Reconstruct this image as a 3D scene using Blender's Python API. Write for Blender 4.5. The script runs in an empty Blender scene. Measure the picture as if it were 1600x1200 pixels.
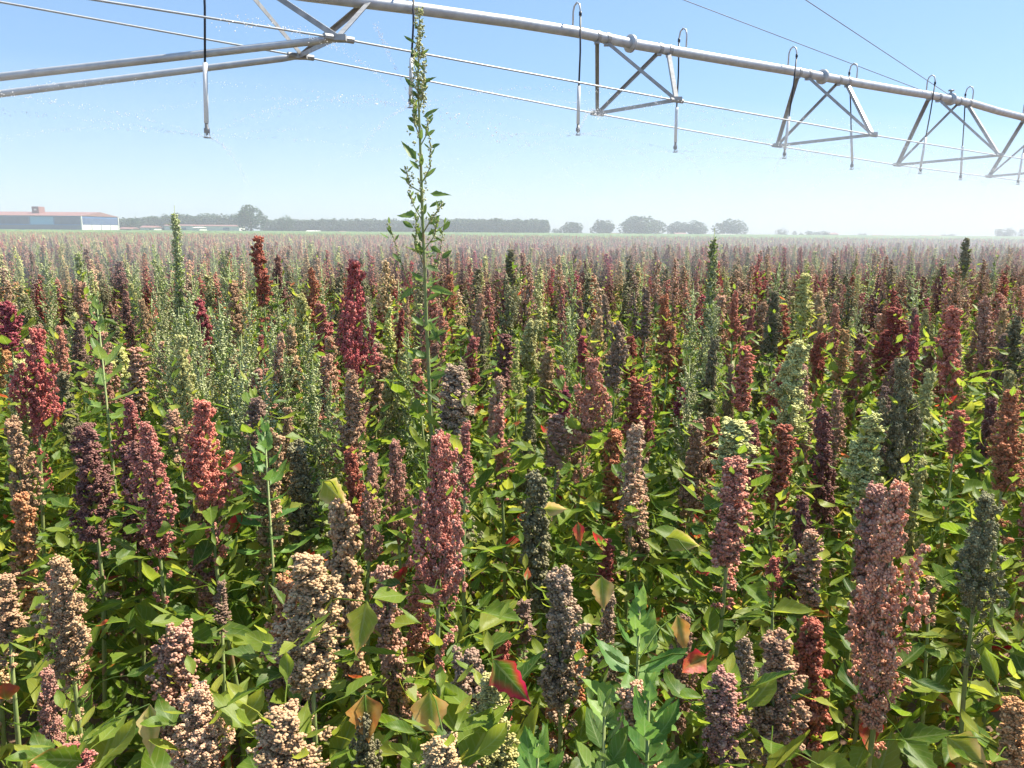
import bpy, bmesh, math, random
import numpy as np
from mathutils import Vector, Matrix, Euler

random.seed(7); rng = np.random.default_rng(7)
R_ = math.radians
SC = bpy.context.scene
COL = SC.collection

# ------------------------------------------------------------------ camera
F = 1232.0; HOR = 362.5; EYE = 1.70
PITCH = math.atan((600 - HOR) / F); ROLL = R_(0.42)
cam_d = bpy.data.cameras.new("camera"); cam = bpy.data.objects.new("camera", cam_d); COL.objects.link(cam)
cam_d.sensor_width = 36; cam_d.lens = 36 * F / 1600; cam_d.clip_start = .05; cam_d.clip_end = 6000
CM = Matrix.Rotation(math.pi/2 - PITCH, 3, 'X') @ Matrix.Rotation(ROLL, 3, 'Z')
cam.matrix_world = Matrix.Translation((0, 0, EYE)) @ CM.to_4x4()
SC.camera = cam
CI = CM.inverted()

def ray(px, py): return CM @ Vector(((px - 800) / F, -(py - 600) / F, -1))
def at(px, py, Y):
    d = ray(px, py); return Vector((0, 0, EYE)) + d * (Y / d.y)
def proj(p):
    q = CI @ (Vector(p) - Vector((0, 0, EYE)))
    if q.z > -.01: return (-9999, -9999)
    return (800 + F * q.x / -q.z, 600 - F * q.y / -q.z)

# ------------------------------------------------------------------ sky, sun, exposure
SUN_EL, SUN_AZ = R_(54), R_(62)          # azimuth clockwise from +Y (ahead) towards +X (right)
w = bpy.data.worlds.new("World"); SC.world = w; w.use_nodes = True
nt = w.node_tree; bg = nt.nodes["Background"]
sky = nt.nodes.new("ShaderNodeTexSky"); sky.sky_type = 'NISHITA'; sky.sun_disc = False
sky.sun_elevation = SUN_EL; sky.sun_rotation = SUN_AZ
sky.altitude = 300; sky.air_density = 1.0; sky.dust_density = .55; sky.ozone_density = 1.8
hs_ = nt.nodes.new("ShaderNodeHueSaturation"); hs_.inputs['Saturation'].default_value = 1.12
cm_ = nt.nodes.new("ShaderNodeMix"); cm_.data_type = 'RGBA'; cm_.blend_type = 'MULTIPLY'; cm_.inputs[0].default_value = 1; cm_.inputs[7].default_value = (.97, 1.0, 1.12, 1)
nt.links.new(sky.outputs[0], hs_.inputs['Color']); nt.links.new(hs_.outputs[0], cm_.inputs[6]); 
ev_ = nt.nodes.new("ShaderNodeMix"); ev_.data_type = 'RGBA'; ev_.inputs[0].default_value = .42; ev_.inputs[7].default_value = (2.85, 4.55, 6.5, 1)   # an even, washed midday blue
nt.links.new(cm_.outputs[2], ev_.inputs[6]); nt.links.new(ev_.outputs[2], bg.inputs[0]); bg.inputs[1].default_value = .079
sd = bpy.data.lights.new("sun", 'SUN'); sd.energy = 5.0; sd.angle = R_(.53); sd.color = (1, .93, .79)
sun = bpy.data.objects.new("sun", sd); COL.objects.link(sun); sun.location = (60, 40, 80)
SV = Vector((math.cos(SUN_EL) * math.sin(SUN_AZ), math.cos(SUN_EL) * math.cos(SUN_AZ), math.sin(SUN_EL)))
sun.rotation_euler = SV.to_track_quat('Z', 'Y').to_euler()
SC.view_settings.view_transform = 'Standard'; SC.view_settings.look = 'None'
SC.view_settings.exposure = 1.05; SC.view_settings.gamma = 1
cy = SC.cycles
cy.max_bounces = 5; cy.diffuse_bounces = 1; cy.glossy_bounces = 2; cy.transmission_bounces = 4
cy.transparent_max_bounces = 6; cy.volume_bounces = 1; cy.use_denoising = True
cy.sample_clamp_indirect = 6; cy.caustics_reflective = False; cy.caustics_refractive = False
cy.use_adaptive_sampling = True; cy.adaptive_threshold = .02

# ------------------------------------------------------------------ helpers
def lin(c): return tuple(((v/255)/12.92 if v/255 <= .04045 else ((v/255+.055)/1.055)**2.4) for v in c)
def put(o, label=None, cat=None, group=None, kind=None):
    if label: o['label'] = label
    if cat: o['category'] = cat
    if group: o['group'] = group
    if kind: o['kind'] = kind
    return o
def empty(name, loc, label, cat, group=None):
    o = bpy.data.objects.new(name, None); COL.objects.link(o); o.location = loc; o.empty_display_size = .1
    return put(o, label, cat, group)

_t = (1 + 5 ** .5) / 2
ICO_V = np.array([(-1,_t,0),(1,_t,0),(-1,-_t,0),(1,-_t,0),(0,-1,_t),(0,1,_t),(0,-1,-_t),(0,1,-_t),(_t,0,-1),(_t,0,1),(-_t,0,-1),(-_t,0,1)], float)
ICO_V /= np.linalg.norm(ICO_V[0])
ICO_F = np.array([(0,11,5),(0,5,1),(0,1,7),(0,7,10),(0,10,11),(1,5,9),(5,11,4),(11,10,2),(10,7,6),(7,1,8),(3,9,4),(3,4,2),(3,2,6),(3,6,8),(3,8,9),(4,9,5),(2,4,11),(6,2,10),(8,6,7),(9,8,1)])
OCT_V = np.array([(1,0,0),(-1,0,0),(0,1,0),(0,-1,0),(0,0,1),(0,0,-1)], float)
OCT_F = np.array([(0,2,4),(2,1,4),(1,3,4),(3,0,4),(2,0,5),(1,2,5),(3,1,5),(0,3,5)])

def rotmat(n):
    q = rng.normal(size=(n, 4)); q /= np.linalg.norm(q, axis=1)[:, None]
    a, b, c, d = q.T
    return np.stack([1-2*(c*c+d*d), 2*(b*c-a*d), 2*(b*d+a*c), 2*(b*c+a*d), 1-2*(b*b+d*d), 2*(c*d-a*b), 2*(b*d-a*c), 2*(c*d+a*b), 1-2*(b*b+c*c)], 1).reshape(n, 3, 3)

class MB:
    """collects geometry with per-vertex tint, age and leaf coordinates; links it as one mesh"""
    def __init__(s): s.V = []; s.L = []; s.S = []; s.T = []; s.M = []; s.n = 0
    def add(s, V, F_, tint=.5, age=0., lu=0., lv=0., mat=0):
        V = np.asarray(V, float).reshape(-1, 3); k = len(V)
        a = np.zeros((k, 4)); a[:, 0] = tint; a[:, 1] = age; a[:, 2] = lu; a[:, 3] = lv
        if isinstance(F_, np.ndarray):
            s.L.append((F_ + s.n).ravel()); s.S.append(np.full(len(F_), F_.shape[1])); nf = len(F_)
        else:
            s.L.append(np.array([i + s.n for f in F_ for i in f])); s.S.append(np.array([len(f) for f in F_])); nf = len(F_)
        s.M.append(np.full(nf, mat)); s.V.append(V); s.T.append(a); s.n += k
    def balls(s, C, r, tint, oct_=False, squash=None, mat=0, jit=0):
        C = np.asarray(C, float); n = len(C)
        TV, TF = (OCT_V, OCT_F) if oct_ else (ICO_V, ICO_F)
        m = rotmat(n); P = np.einsum('nij,kj->nki', m, TV)
        if jit: P = P * (1 + rng.uniform(-jit, jit, (n, len(TV), 1)))
        if squash is not None: P = P * np.asarray(squash)
        P = C[:, None] + P * np.asarray(r).reshape(-1, 1, 1)
        Fs = (TF[None] + (np.arange(n) * len(TV))[:, None, None]).reshape(-1, 3)
        s.add(P.reshape(-1, 3), Fs, np.repeat(np.broadcast_to(tint, (n,)), len(TV)), mat=mat)
    def tube(s, pts, r, k=6, tint=.5, cap=True, mat=0, age=0.):
        pts = [Vector(p) for p in pts]; n = len(pts)
        if not hasattr(r, '__len__'): r = [r] * n
        V = []; u = None
        for i, p in enumerate(pts):
            d = (pts[min(i+1, n-1)] - pts[max(i-1, 0)]).normalized()
            if u is None:
                u = d.orthogonal().normalized()
            else:
                u = (u - d * u.dot(d)).normalized()
            v = d.cross(u)
            for j in range(k):
                a = 2 * math.pi * j / k; V.append(p + (u * math.cos(a) + v * math.sin(a)) * r[i])
        Fc = [(i*k+j, i*k+(j+1) % k, (i+1)*k+(j+1) % k, (i+1)*k+j) for i in range(n-1) for j in range(k)]
        if cap: Fc += [tuple(range(k))[::-1], tuple(range((n-1)*k, n*k))]
        s.add([tuple(v) for v in V], Fc, tint, age, mat=mat)
    def box(s, c, d, R=None, mat=0, tint=.5):
        V = np.array([(x, y, z) for x in (-.5, .5) for y in (-.5, .5) for z in (-.5, .5)]) * np.asarray(d)
        if R is not None: V = V @ np.array(R).T
        s.add(V + np.asarray(c), [(0,1,3,2),(4,6,7,5),(0,4,5,1),(2,3,7,6),(0,2,6,4),(1,5,7,3)], tint, mat=mat)
    def leaf(s, base, dirv, up, L, W, kind='goose', tint=.5, age=0., curl=.5, fold=.35, twist=0., pet=0., wav=.12, seed=None, mat=0):
        """one leaf blade grown from base along dirv, curving down; kind picks the outline"""
        d = Vector(dirv).normalized(); up = Vector(up); side = d.cross(up)
        if side.length < 1e-3: side = d.orthogonal()
        side.normalize(); nrm = side.cross(d).normalized(); b = Vector(base)
        if kind == 'goose': prof = [.02,.22,.5,.8,1.0,.93,.84,.88,.74,.64,.64,.48,.36,.2,.08,.0]
        elif kind == 'big': prof = [.03,.16,.4,.7,1.0,1.02,.8,.9,.82,.62,.72,.66,.48,.5,.36,.2,.09,.0]
        elif kind == 'lance': prof = [.05,.45,.85,1.0,.95,.78,.45,.0]
        else: prof = [.05,.7,1.0,.5,.0]
        n = len(prof); cols = [-1, -.5, 0, .5, 1] if kind in ('goose', 'big', 'lance') else [-1, 0, 1]
        if pet > 0:
            p0 = b.copy(); p1 = b + d * pet * .5 + nrm * pet * .08; b = b + d * pet
            s.tube([p0, p1, b], [.0012, .0010, .0009], 3, tint, False, mat=mat)
        V = []; lu = []; lv = []; ph = random.uniform(0, 6); ang = 0.; p = b.copy(); step = L / (n - 1); dd = d.copy(); nn = nrm.copy()
        for i in range(n):
            t = i / (n - 1)
            sd = (side * math.cos(twist * t) + nn * math.sin(twist * t)).normalized()
            n2 = sd.cross(dd).normalized()
            for c in cols:
                hw = prof[i] * W / 2 * (1 + .06 * math.sin(ph + i * 2.1 + c))
                off = abs(c) * hw * fold + wav * W * .5 * math.sin(ph + t * 7 + (1.7 if c > 0 else 0)) * c * c
                q = p + sd * (c * hw) + n2 * off
                V.append(tuple(q)); lu.append(c); lv.append(t)
            a = -curl / (n - 1) * (.4 + 1.2 * t)
            Rm = Matrix.Rotation(-a, 3, side); dd = (Rm @ dd).normalized(); nn = (Rm @ nn).normalized()
            p = p + dd * step
        m = len(cols)
        Fc = [(i*m+j, i*m+j+1, (i+1)*m+j+1, (i+1)*m+j) for i in range(n-1) for j in range(m-1)]
        s.add(V, np.array(Fc), tint, age, np.array(lu), np.array(lv), mat=mat)
    def mesh(s, name, mats, smooth=True):
        me = bpy.data.meshes.new(name)
        V = np.concatenate(s.V); L = np.concatenate(s.L).astype(np.int32); S = np.concatenate(s.S).astype(np.int32)
        me.vertices.add(len(V)); me.vertices.foreach_set('co', V.astype(np.float32).ravel())
        me.loops.add(len(L)); me.loops.foreach_set('vertex_index', L)
        me.polygons.add(len(S)); st = np.zeros(len(S), np.int32); st[1:] = np.cumsum(S)[:-1]
        me.polygons.foreach_set('loop_start', st)
        me.polygons.foreach_set('loop_total', S)
        me.polygons.foreach_set('material_index', np.concatenate(s.M).astype(np.int32))
        me.polygons.foreach_set('use_smooth', np.full(len(S), smooth))
        T = np.concatenate(s.T).astype(np.float32)
        a = me.attributes.new('leafdata', 'FLOAT_COLOR', 'POINT'); a.data.foreach_set('color', T.ravel())
        me.update(calc_edges=True); me.validate()
        for m in (mats if isinstance(mats, (list, tuple)) else [mats]): me.materials.append(m)
        return me
    def build(s, name, mats, parent=None, smooth=True, link=True):
        o = bpy.data.objects.new(name, s.mesh(name, mats, smooth))
        if link: COL.objects.link(o)
        if parent is not None: o.parent = parent
        return o
def inst(name, me, parent, mat=None):
    o = bpy.data.objects.new(name, me); COL.objects.link(o); o.parent = parent
    if mat is not None:
        o.material_slots[0].link = 'OBJECT'; o.material_slots[0].material = mat
    return o

# ------------------------------------------------------------------ materials
def newmat(name):
    m = bpy.data.materials.new(name); m.use_nodes = True
    return m, m.node_tree.nodes, m.node_tree.links, m.node_tree.nodes["Principled BSDF"]
def N(ns, t, **k):
    n = ns.new(t)
    for a, b in k.items(): setattr(n, a, b)
    return n
def mix(ns, ln, f, a, b, blend='MIX'):
    m = N(ns, 'ShaderNodeMix', data_type='RGBA', blend_type=blend)
    for sock, v in ((m.inputs[0], f), (m.inputs[6], a), (m.inputs[7], b)):
        if hasattr(v, 'default_value') or hasattr(v, 'links'): ln.new(v, sock)
        else: sock.default_value = v if not isinstance(v, tuple) else (*v[:3], 1)
    return m.outputs[2]
def mth(ns, ln, op, a, b=None, c=None):
    m = N(ns, 'ShaderNodeMath', operation=op)
    for i, v in enumerate((a, b, c)):
        if v is None: continue
        if hasattr(v, 'links'): ln.new(v, m.inputs[i])
        else: m.inputs[i].default_value = v
    return m.outputs[0]
def leafdata(ns, ln):
    a = N(ns, 'ShaderNodeAttribute', attribute_name='leafdata'); sp = N(ns, 'ShaderNodeSeparateColor')
    ln.new(a.outputs['Color'], sp.inputs[0])
    return sp.outputs[0], sp.outputs[1], sp.outputs[2], a.outputs['Alpha']
def noise(ns, ln, scale, detail=3, coord='Object'):
    tc = N(ns, 'ShaderNodeTexCoord'); n = N(ns, 'ShaderNodeTexNoise'); n.inputs['Scale'].default_value = scale
    n.inputs['Detail'].default_value = detail; ln.new(tc.outputs[coord], n.inputs['Vector']); return n.outputs[0]
def ramp(ns, ln, v, stops):
    r = N(ns, 'ShaderNodeValToRGB'); ln.new(v, r.inputs[0]); e = r.color_ramp.elements
    while len(e) < len(stops): e.new(.5)
    for i, (p, c) in enumerate(stops): e[i].position = p; e[i].color = (*c, 1)
    return r.outputs[0]

def leaf_material(name, dark, mid, light, pale, trans=.5):
    m, ns, ln, b = newmat(name)
    tint, age, lu, lv = leafdata(ns, ln)
    oi = N(ns, 'ShaderNodeObjectInfo')
    tv = mth(ns, ln, 'ADD', tint, mth(ns, ln, 'MULTIPLY', mth(ns, ln, 'SUBTRACT', oi.outputs['Random'], .5), .3))
    base = ramp(ns, ln, tv, [(.0, dark), (.5, mid), (1., light)])
    al = mth(ns, ln, 'ABSOLUTE', lu)
    # veins: midrib and slanting side veins
    v1 = mth(ns, ln, 'LESS_THAN', al, .07)
    sl = mth(ns, ln, 'SINE', mth(ns, ln, 'MULTIPLY', mth(ns, ln, 'SUBTRACT', lv, mth(ns, ln, 'MULTIPLY', al, .28)), 42.))
    v2 = mth(ns, ln, 'MULTIPLY', mth(ns, ln, 'GREATER_THAN', sl, .86), .5)
    vein = mth(ns, ln, 'MAXIMUM', mth(ns, ln, 'MULTIPLY', v1, mth(ns, ln, 'GREATER_THAN', lv, .01)), v2)
    nz = noise(ns, ln, 60, 3)
    c = mix(ns, ln, mth(ns, ln, 'MULTIPLY', vein, .35), base, pale)
    c = mix(ns, ln, mth(ns, ln, 'MULTIPLY', mth(ns, ln, 'SUBTRACT', nz, .35), .5), c, light)
    sp_ = noise(ns, ln, 420, 2)
    c = mix(ns, ln, mth(ns, ln, 'MULTIPLY', mth(ns, ln, 'GREATER_THAN', sp_, .68), .55), c, lin((150, 120, 70)))
    # ageing: red edges first, then the whole blade
    edge = mth(ns, ln, 'ADD', mth(ns, ln, 'MULTIPLY', al, .55), mth(ns, ln, 'MULTIPLY', lv, .5))
    k = N(ns, 'ShaderNodeMapRange'); k.inputs[1].default_value = .95; k.inputs[2].default_value = 1.35
    ln.new(mth(ns, ln, 'ADD', edge, mth(ns, ln, 'ADD', mth(ns, ln, 'MULTIPLY', age, .75), mth(ns, ln, 'MULTIPLY', nz, .25))), k.inputs[0])
    agec = ramp(ns, ln, mth(ns, ln, 'ADD', tint, mth(ns, ln, 'MULTIPLY', mth(ns, ln, 'SUBTRACT', nz, .5), .8)),
                [(.0, lin((176, 44, 62))), (.3, lin((196, 92, 66))), (.5, lin((212, 160, 84))), (1., lin((222, 204, 140)))])
    ag2 = mth(ns, ln, 'MULTIPLY', k.outputs[0], mth(ns, ln, 'GREATER_THAN', age, .12))
    c = mix(ns, ln, ag2, c, agec)
    geo = N(ns, 'ShaderNodeNewGeometry')
    cb = mix(ns, ln, mth(ns, ln, 'MULTIPLY', geo.outputs['Backfacing'], .45), c, pale)
    ln.new(cb, b.inputs['Base Color']); b.inputs['Roughness'].default_value = .48
    b.inputs['Specular IOR Level'].default_value = .35
    bp = N(ns, 'ShaderNodeBump'); bp.inputs['Strength'].default_value = .5; bp.inputs['Distance'].default_value = .002
    ln.new(mth(ns, ln, 'SUBTRACT', nz, mth(ns, ln, 'MULTIPLY', vein, .5)), bp.inputs['Height']); ln.new(bp.outputs[0], b.inputs['Normal'])
    tr = N(ns, 'ShaderNodeBsdfTranslucent'); g = N(ns, 'ShaderNodeHueSaturation'); g.inputs['Value'].default_value = 1.5; g.inputs['Saturation'].default_value = 1.05
    g.inputs['Hue'].default_value = .485
    ln.new(c, g.inputs['Color']); ln.new(g.outputs[0], tr.inputs[0])
    ms = N(ns, 'ShaderNodeMixShader'); ms.inputs[0].default_value = trans
    ln.new(b.outputs[0], ms.inputs[1]); ln.new(tr.outputs[0], ms.inputs[2])
    ln.new(ms.outputs[0], ns['Material Output'].inputs[0])
    return m
M_LEAF = leaf_material('quinoa_leaf', lin((50, 88, 30)), lin((102, 134, 42)), lin((172, 174, 70)), lin((172, 190, 128)))
M_WEED = leaf_material('goosefoot_leaf', lin((68, 98, 46)), lin((100, 132, 60)), lin((146, 164, 80)), lin((188, 200, 150)), .35)
M_FRESH = leaf_material('fresh_leaf', lin((64, 106, 50)), lin((90, 134, 60)), lin((134, 166, 82)), lin((158, 186, 130)), .38)

def head_material(name, a, b_, c_):
    """a: main bead colour, b_: paler beads with sunlit peaks painted in, c_: bracts and inner stems, darkened with painted gap shade"""
    m, ns, ln, b = newmat(name)
    tint, age, lu, lv = leafdata(ns, ln)
    oi = N(ns, 'ShaderNodeObjectInfo')
    c = ramp(ns, ln, tint, [(.0, lin(c_)), (.22, lin(a)), (.6, lin(a)), (1., lin(b_))])
    nz = noise(ns, ln, 22, 2)
    c = mix(ns, ln, mth(ns, ln, 'MULTIPLY', nz, .45), c, lin(b_))
    hs = N(ns, 'ShaderNodeHueSaturation')
    ln.new(mth(ns, ln, 'ADD', .485, mth(ns, ln, 'MULTIPLY', oi.outputs['Random'], .03)), hs.inputs['Hue'])
    ln.new(mth(ns, ln, 'ADD', .8, mth(ns, ln, 'MULTIPLY', oi.outputs['Random'], .4)), hs.inputs['Value'])
    ln.new(c, hs.inputs['Color']); ln.new(hs.outputs[0], b.inputs['Base Color'])
    b.inputs['Roughness'].default_value = .75; b.inputs['Specular IOR Level'].default_value = .25
    tr = N(ns, 'ShaderNodeBsdfTranslucent'); ln.new(hs.outputs[0], tr.inputs[0])
    ms = N(ns, 'ShaderNodeMixShader'); ms.inputs[0].default_value = .12
    ln.new(b.outputs[0], ms.inputs[1]); ln.new(tr.outputs[0], ms.inputs[2]); ln.new(ms.outputs[0], ns['Material Output'].inputs[0])
    return m
PAL = {  # colour word : (beads, pale with sunlit tone, bract with gap shade)
 'crimson': ((216, 100, 98), (238, 172, 148), (110, 60, 50)),
 'magenta': ((180, 76, 96), (212, 132, 132), (84, 48, 48)),
 'rose': ((214, 122, 108), (240, 190, 162), (92, 72, 52)),
 'dusty pink': ((208, 146, 122), (238, 204, 170), (96, 86, 58)),
 'brick red': ((188, 100, 80), (220, 154, 122), (84, 62, 44)),
 'salmon': ((212, 142, 98), (236, 188, 138), (108, 90, 56)),
 'cream': ((204, 158, 122), (230, 198, 152), (100, 88, 62)),
 'pale green': ((208, 200, 128), (234, 228, 164), (100, 104, 54)),
 'yellow': ((220, 212, 128), (240, 234, 164), (116, 124, 60)),
 'purple brown': ((152, 106, 94), (200, 156, 134), (72, 56, 46)),
 'grey mauve': ((164, 132, 114), (208, 176, 148), (80, 74, 58)),
 'dark olive': ((138, 132, 98), (184, 174, 134), (66, 70, 44)),
}
CN = list(PAL)
M_HEAD = {k: head_material(k.replace(' ', '_') + '_seed', *v) for k, v in PAL.items()}

m, ns, ln, b = newmat('stem'); M_STEM = m
nz = noise(ns, ln, 14, 2)
ln.new(ramp(ns, ln, nz, [(.3, lin((112, 136, 72))), (.55, lin((150, 160, 100))), (.75, lin((150, 96, 84)))]), b.inputs['Base Color']); b.inputs['Roughness'].default_value = .6

def simple(name, c, rough=.6, metal=0., nscale=None, c2=None, bump=0.):
    m, ns, ln, b = newmat(name); b.inputs['Roughness'].default_value = rough; b.inputs['Metallic'].default_value = metal
    if nscale:
        v = noise(ns, ln, nscale, 5); ln.new(ramp(ns, ln, v, [(.3, c), (.7, c2)]), b.inputs['Base Color'])
        if bump:
            bp = N(ns, 'ShaderNodeBump'); bp.inputs['Strength'].default_value = bump; ln.new(v, bp.inputs['Height']); ln.new(bp.outputs[0], b.inputs['Normal'])
    else: b.inputs['Base Color'].default_value = (*c, 1)
    return m
M_GALV = simple('galvanised_steel', (.46, .47, .49), .45, .3, 9, (.62, .63, .64), .05)
M_STRUT = simple('weathered_steel_angle', (.30, .30, .30), .5, .3, 12, (.46, .455, .45), .05)
M_HOSE = simple('black_hose', (.015, .018, .03), .45)
M_WGT = simple('white_plastic', (.7, .7, .7), .4)
M_RUBBER = simple('rubber', (.03, .03, .03), .8)
M_SOIL = simple('dry_soil', (.13, .075, .05), .95, 0, 3.5, (.24, .15, .10), .6)
M_WIRE = simple('wire', (.22, .20, .20), .5, .4)

# ------------------------------------------------------------------ ground
g = MB()
g.add([(-745, -60, 0), (745, -60, 0), (745, 745, 0), (-745, 745, 0)], [(0, 1, 2, 3)])
put(g.build('ground', M_SOIL, smooth=False), kind='structure')

# ------------------------------------------------------------------ quinoa: seed heads
def head_lobes(L, R, top=.25, dens=1.):
    """lobe list (centre, direction, length, radius) for a spike of length L and radius R, base at z=0"""
    out = []; n = int(88 * dens * (L / .3))
    ga = 2.4; cx = random.uniform(-.5, .5)
    for i in range(n):
        s = (i + .5) / n; s2 = s + random.uniform(-.02, .02)
        prof = min(1, (s / .16 + .45)) * (1 - max(0, (s - .35) / .65) ** 1.7 * .72)
        a = i * ga + random.uniform(-.5, .5)
        rr = R * prof * random.uniform(.28, .88)
        d = Vector((math.cos(a), math.sin(a), random.uniform(.7, 1.4))).normalized()
        wob = Vector((.010 * math.sin(s * 7 + cx), .010 * math.cos(s * 6 + cx), 0))
        out.append((Vector((math.cos(a) * rr * .75, math.sin(a) * rr * .75, L * s2 * .94)) + wob, d, R * random.uniform(.38, .66) * (.55 + .5 * prof), min(.0085, R * random.uniform(.19, .26)) * (.6 + .4 * prof)))
    out.append((Vector((0, 0, L * .93)), Vector((0, 0, 1)), L * .06, R * .28))
    return out
def head_mesh(name, L, R, mat, lod=0, dens=1., side=0, gap=0.):
    mb = MB(); C = []; rr = []; tt = []; cores = []
    lobes = head_lobes(L, R, dens=dens)
    for q in range(side):      # side branches that make a shouldered, branching panicle
        a = random.uniform(0, 6.28); h = random.uniform(.0, .45) * L; o = Vector((math.cos(a) * R * 1.05, math.sin(a) * R * 1.05, h))
        for (c, d, ll, r) in head_lobes(L * random.uniform(.3, .5), R * .55, dens=.8):
            lobes.append((o + c, d, ll, r))
    if lod == 0:
        for q in range(int(L * 520)):            # inner knots close to the stalk
            t = random.random(); a = random.uniform(0, 6.28); rr_ = R * random.uniform(.5, 1) * (.46 if t < .6 else .46 - .6 * (t - .6))
            lobes.append((Vector((math.cos(a) * rr_, math.sin(a) * rr_, L * t * .95)), Vector((math.cos(a), math.sin(a), .8)).normalized(), .009, .0062))
    for q in range(9 if lod == 0 else 4):        # small clusters in the leaf axils below the main head
        a = random.uniform(0, 6.28); lobes.append((Vector((math.cos(a) * R * .3, math.sin(a) * R * .3, -L * random.uniform(0, .55))), Vector((math.cos(a), math.sin(a), 1.2)).normalized(), R * random.uniform(.5, .8), min(.007, R * .2)))
    for (c, d, ll, r) in lobes:
        if random.random() < gap: continue
        base_t = random.uniform(.15, .75)
        if lod == 0:
            k = max(2, int(ll / .0075))
            for j in range(k):     # knots of flowers along each lobe
                kc = c + d * (ll * (j / k)) + Vector(rng.normal(size=3) * r * .45)
                kr = r * random.uniform(.6, 1.)
                nb = int(random.uniform(13, 20))
                v = rng.normal(size=(nb, 3)); v /= np.linalg.norm(v, axis=1)[:, None]
                P = np.array(kc) + v * kr * rng.uniform(.8, 1.05, (nb, 1))
                C.append(P); rr.append(rng.uniform(.0013, .0029, nb)); tt.append(np.clip(base_t + rng.normal(size=nb) * .24, 0, 1))
                cores.append((kc, kr * .72, base_t))
        elif lod == 1:
            k = 4
            P = np.array([tuple(c + d * ll * random.uniform(0, .9) + Vector(rng.normal(size=3) * r * .55)) for _ in range(k)])
            C.append(P); rr.append(rng.uniform(.45, .8, k) * r * 1.1); tt.append(np.clip(base_t + rng.normal(size=k) * .25, 0, 1))
        else:
            if random.random() < .45:
                C.append(np.array([tuple(c + d * ll * .35)])); rr.append(np.array([ll * .62])); tt.append(np.array([base_t]))
    if cores: mb.balls([tuple(q[0]) for q in cores], np.array([q[1] for q in cores]), np.array([q[2] * .6 for q in cores]), oct_=True, jit=.2)
    for q in range(12 if lod else 0): mb.balls([(random.gauss(0, R*.08), random.gauss(0, R*.08), L * (q + .5) / 13)], R * (.34 if q < 8 else .2), 0., jit=.3, squash=(1, 1, 1.4))  # dark lumps along the stalk, inner shade of the head put into their tint
    mb.balls(np.concatenate(C), np.concatenate(rr), np.concatenate(tt), jit=.12 if lod else .24)
    return mb.mesh(name, mat)

# ------------------------------------------------------------------ quinoa: foliage (origin at the foot of the seed head)
def foliage_mesh(name, mat, n=34, depth=.75, big=1., lod=0, headL=.28, nsmall=8, red=.045):
    mb = MB()
    for i in range(n):
        s = (i / n) ** 1.35; z = .09 - s * depth + random.uniform(-.02, .02)
        a = i * 2.4 + random.uniform(-.5, .5); el = random.uniform(-.35, .75)
        L = random.uniform(.038, .076) * big * (.7 + .55 * min(1, s * 3)); W = L * random.uniform(.38, .62)
        rad = random.uniform(.004, .03) * (1 + 2.2 * s)
        b = Vector((math.cos(a) * rad, math.sin(a) * rad, z)); d = Vector((math.cos(a), math.sin(a), el))
        age = random.uniform(.3, 1.) if random.random() < red * (.5 + s) else random.uniform(0, .12)
        kind = random.choice(['goose', 'goose', 'lance']) if lod == 0 else 'low'
        mb.leaf(b, d, (random.uniform(-.3, .3), random.uniform(-.3, .3), 1), L, W, kind, random.betavariate(2, 2), age, random.uniform(-.3, 1.5), random.uniform(.1, .8),
                random.uniform(-.5, .5), (random.uniform(.02, .05) if lod == 0 else 0), mat=0)
        if lod == 0 and rad > .02:     # side twig carrying the leaf
            mb.tube([(0, 0, z - .03), tuple(b)], [.0016, .001], 4, .5, False)
        if lod == 0 and i % 4 == 0:    # young side shoot
            for q in range(3):
                a2 = a + random.uniform(-.8, .8)
                mb.leaf(b, (math.cos(a2), math.sin(a2), 1.1), (0, 0, 1), L * .45, L * .2, 'lance', .75, 0, .4, .3)
    for i in range(nsmall):            # narrow bracts poking out of the seed head
        z = random.uniform(.0, .8) * headL; a = random.uniform(0, 6.28); rad = .02
        mb.leaf((math.cos(a)*rad, math.sin(a)*rad, z), (math.cos(a), math.sin(a), random.uniform(.2, 1)), (0, 0, 1), random.uniform(.022, .045), random.uniform(.007, .014),
                'lance' if lod == 0 else 'low', random.uniform(.4, .9), 0, .6, .3)
    return mb.mesh(name, mat)

HEADS = []   # (mesh, length, radius)
for (L, R, side, gap) in ((.30, .040, 0, .05), (.26, .034, 1, .10), (.38, .042, 2, .10), (.22, .038, 0, .03), (.34, .032, 1, .16), (.30, .050, 4, .06), (.42, .036, 3, .18), (.24, .028, 0, .12)):
    hm = head_mesh('seed_head', L, R, M_HEAD['rose'], 0, 1., side, gap); co = np.zeros(len(hm.vertices) * 3, np.float32); hm.vertices.foreach_get('co', co); co = co.reshape(-1, 3)
    HEADS.append((hm, L, float(np.percentile(np.hypot(co[:, 0], co[:, 1]), 90))))
FOLS = [foliage_mesh('foliage', M_LEAF, 40, .8, 1.0), foliage_mesh('foliage', M_LEAF, 36, .7, 1.15), foliage_mesh('foliage', M_LEAF, 44, .85, .9),
        foliage_mesh('foliage', M_LEAF, 34, .75, 1.25, red=.1), foliage_mesh('foliage', M_LEAF, 42, .8, 1.05), foliage_mesh('foliage', M_LEAF, 30, .7, 1.3, red=.05)]
STEMS = []
for k in range(3):
    mb = MB(); mb.tube([(0, 0, 0), (.006*k, .004, .25), (-.004, .008*k, .5), (.003, -.003, .75), (0, 0, 1)], [.0065, .006, .005, .0042, .002], 7); STEMS.append(mb.mesh('stem', M_STEM))

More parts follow.
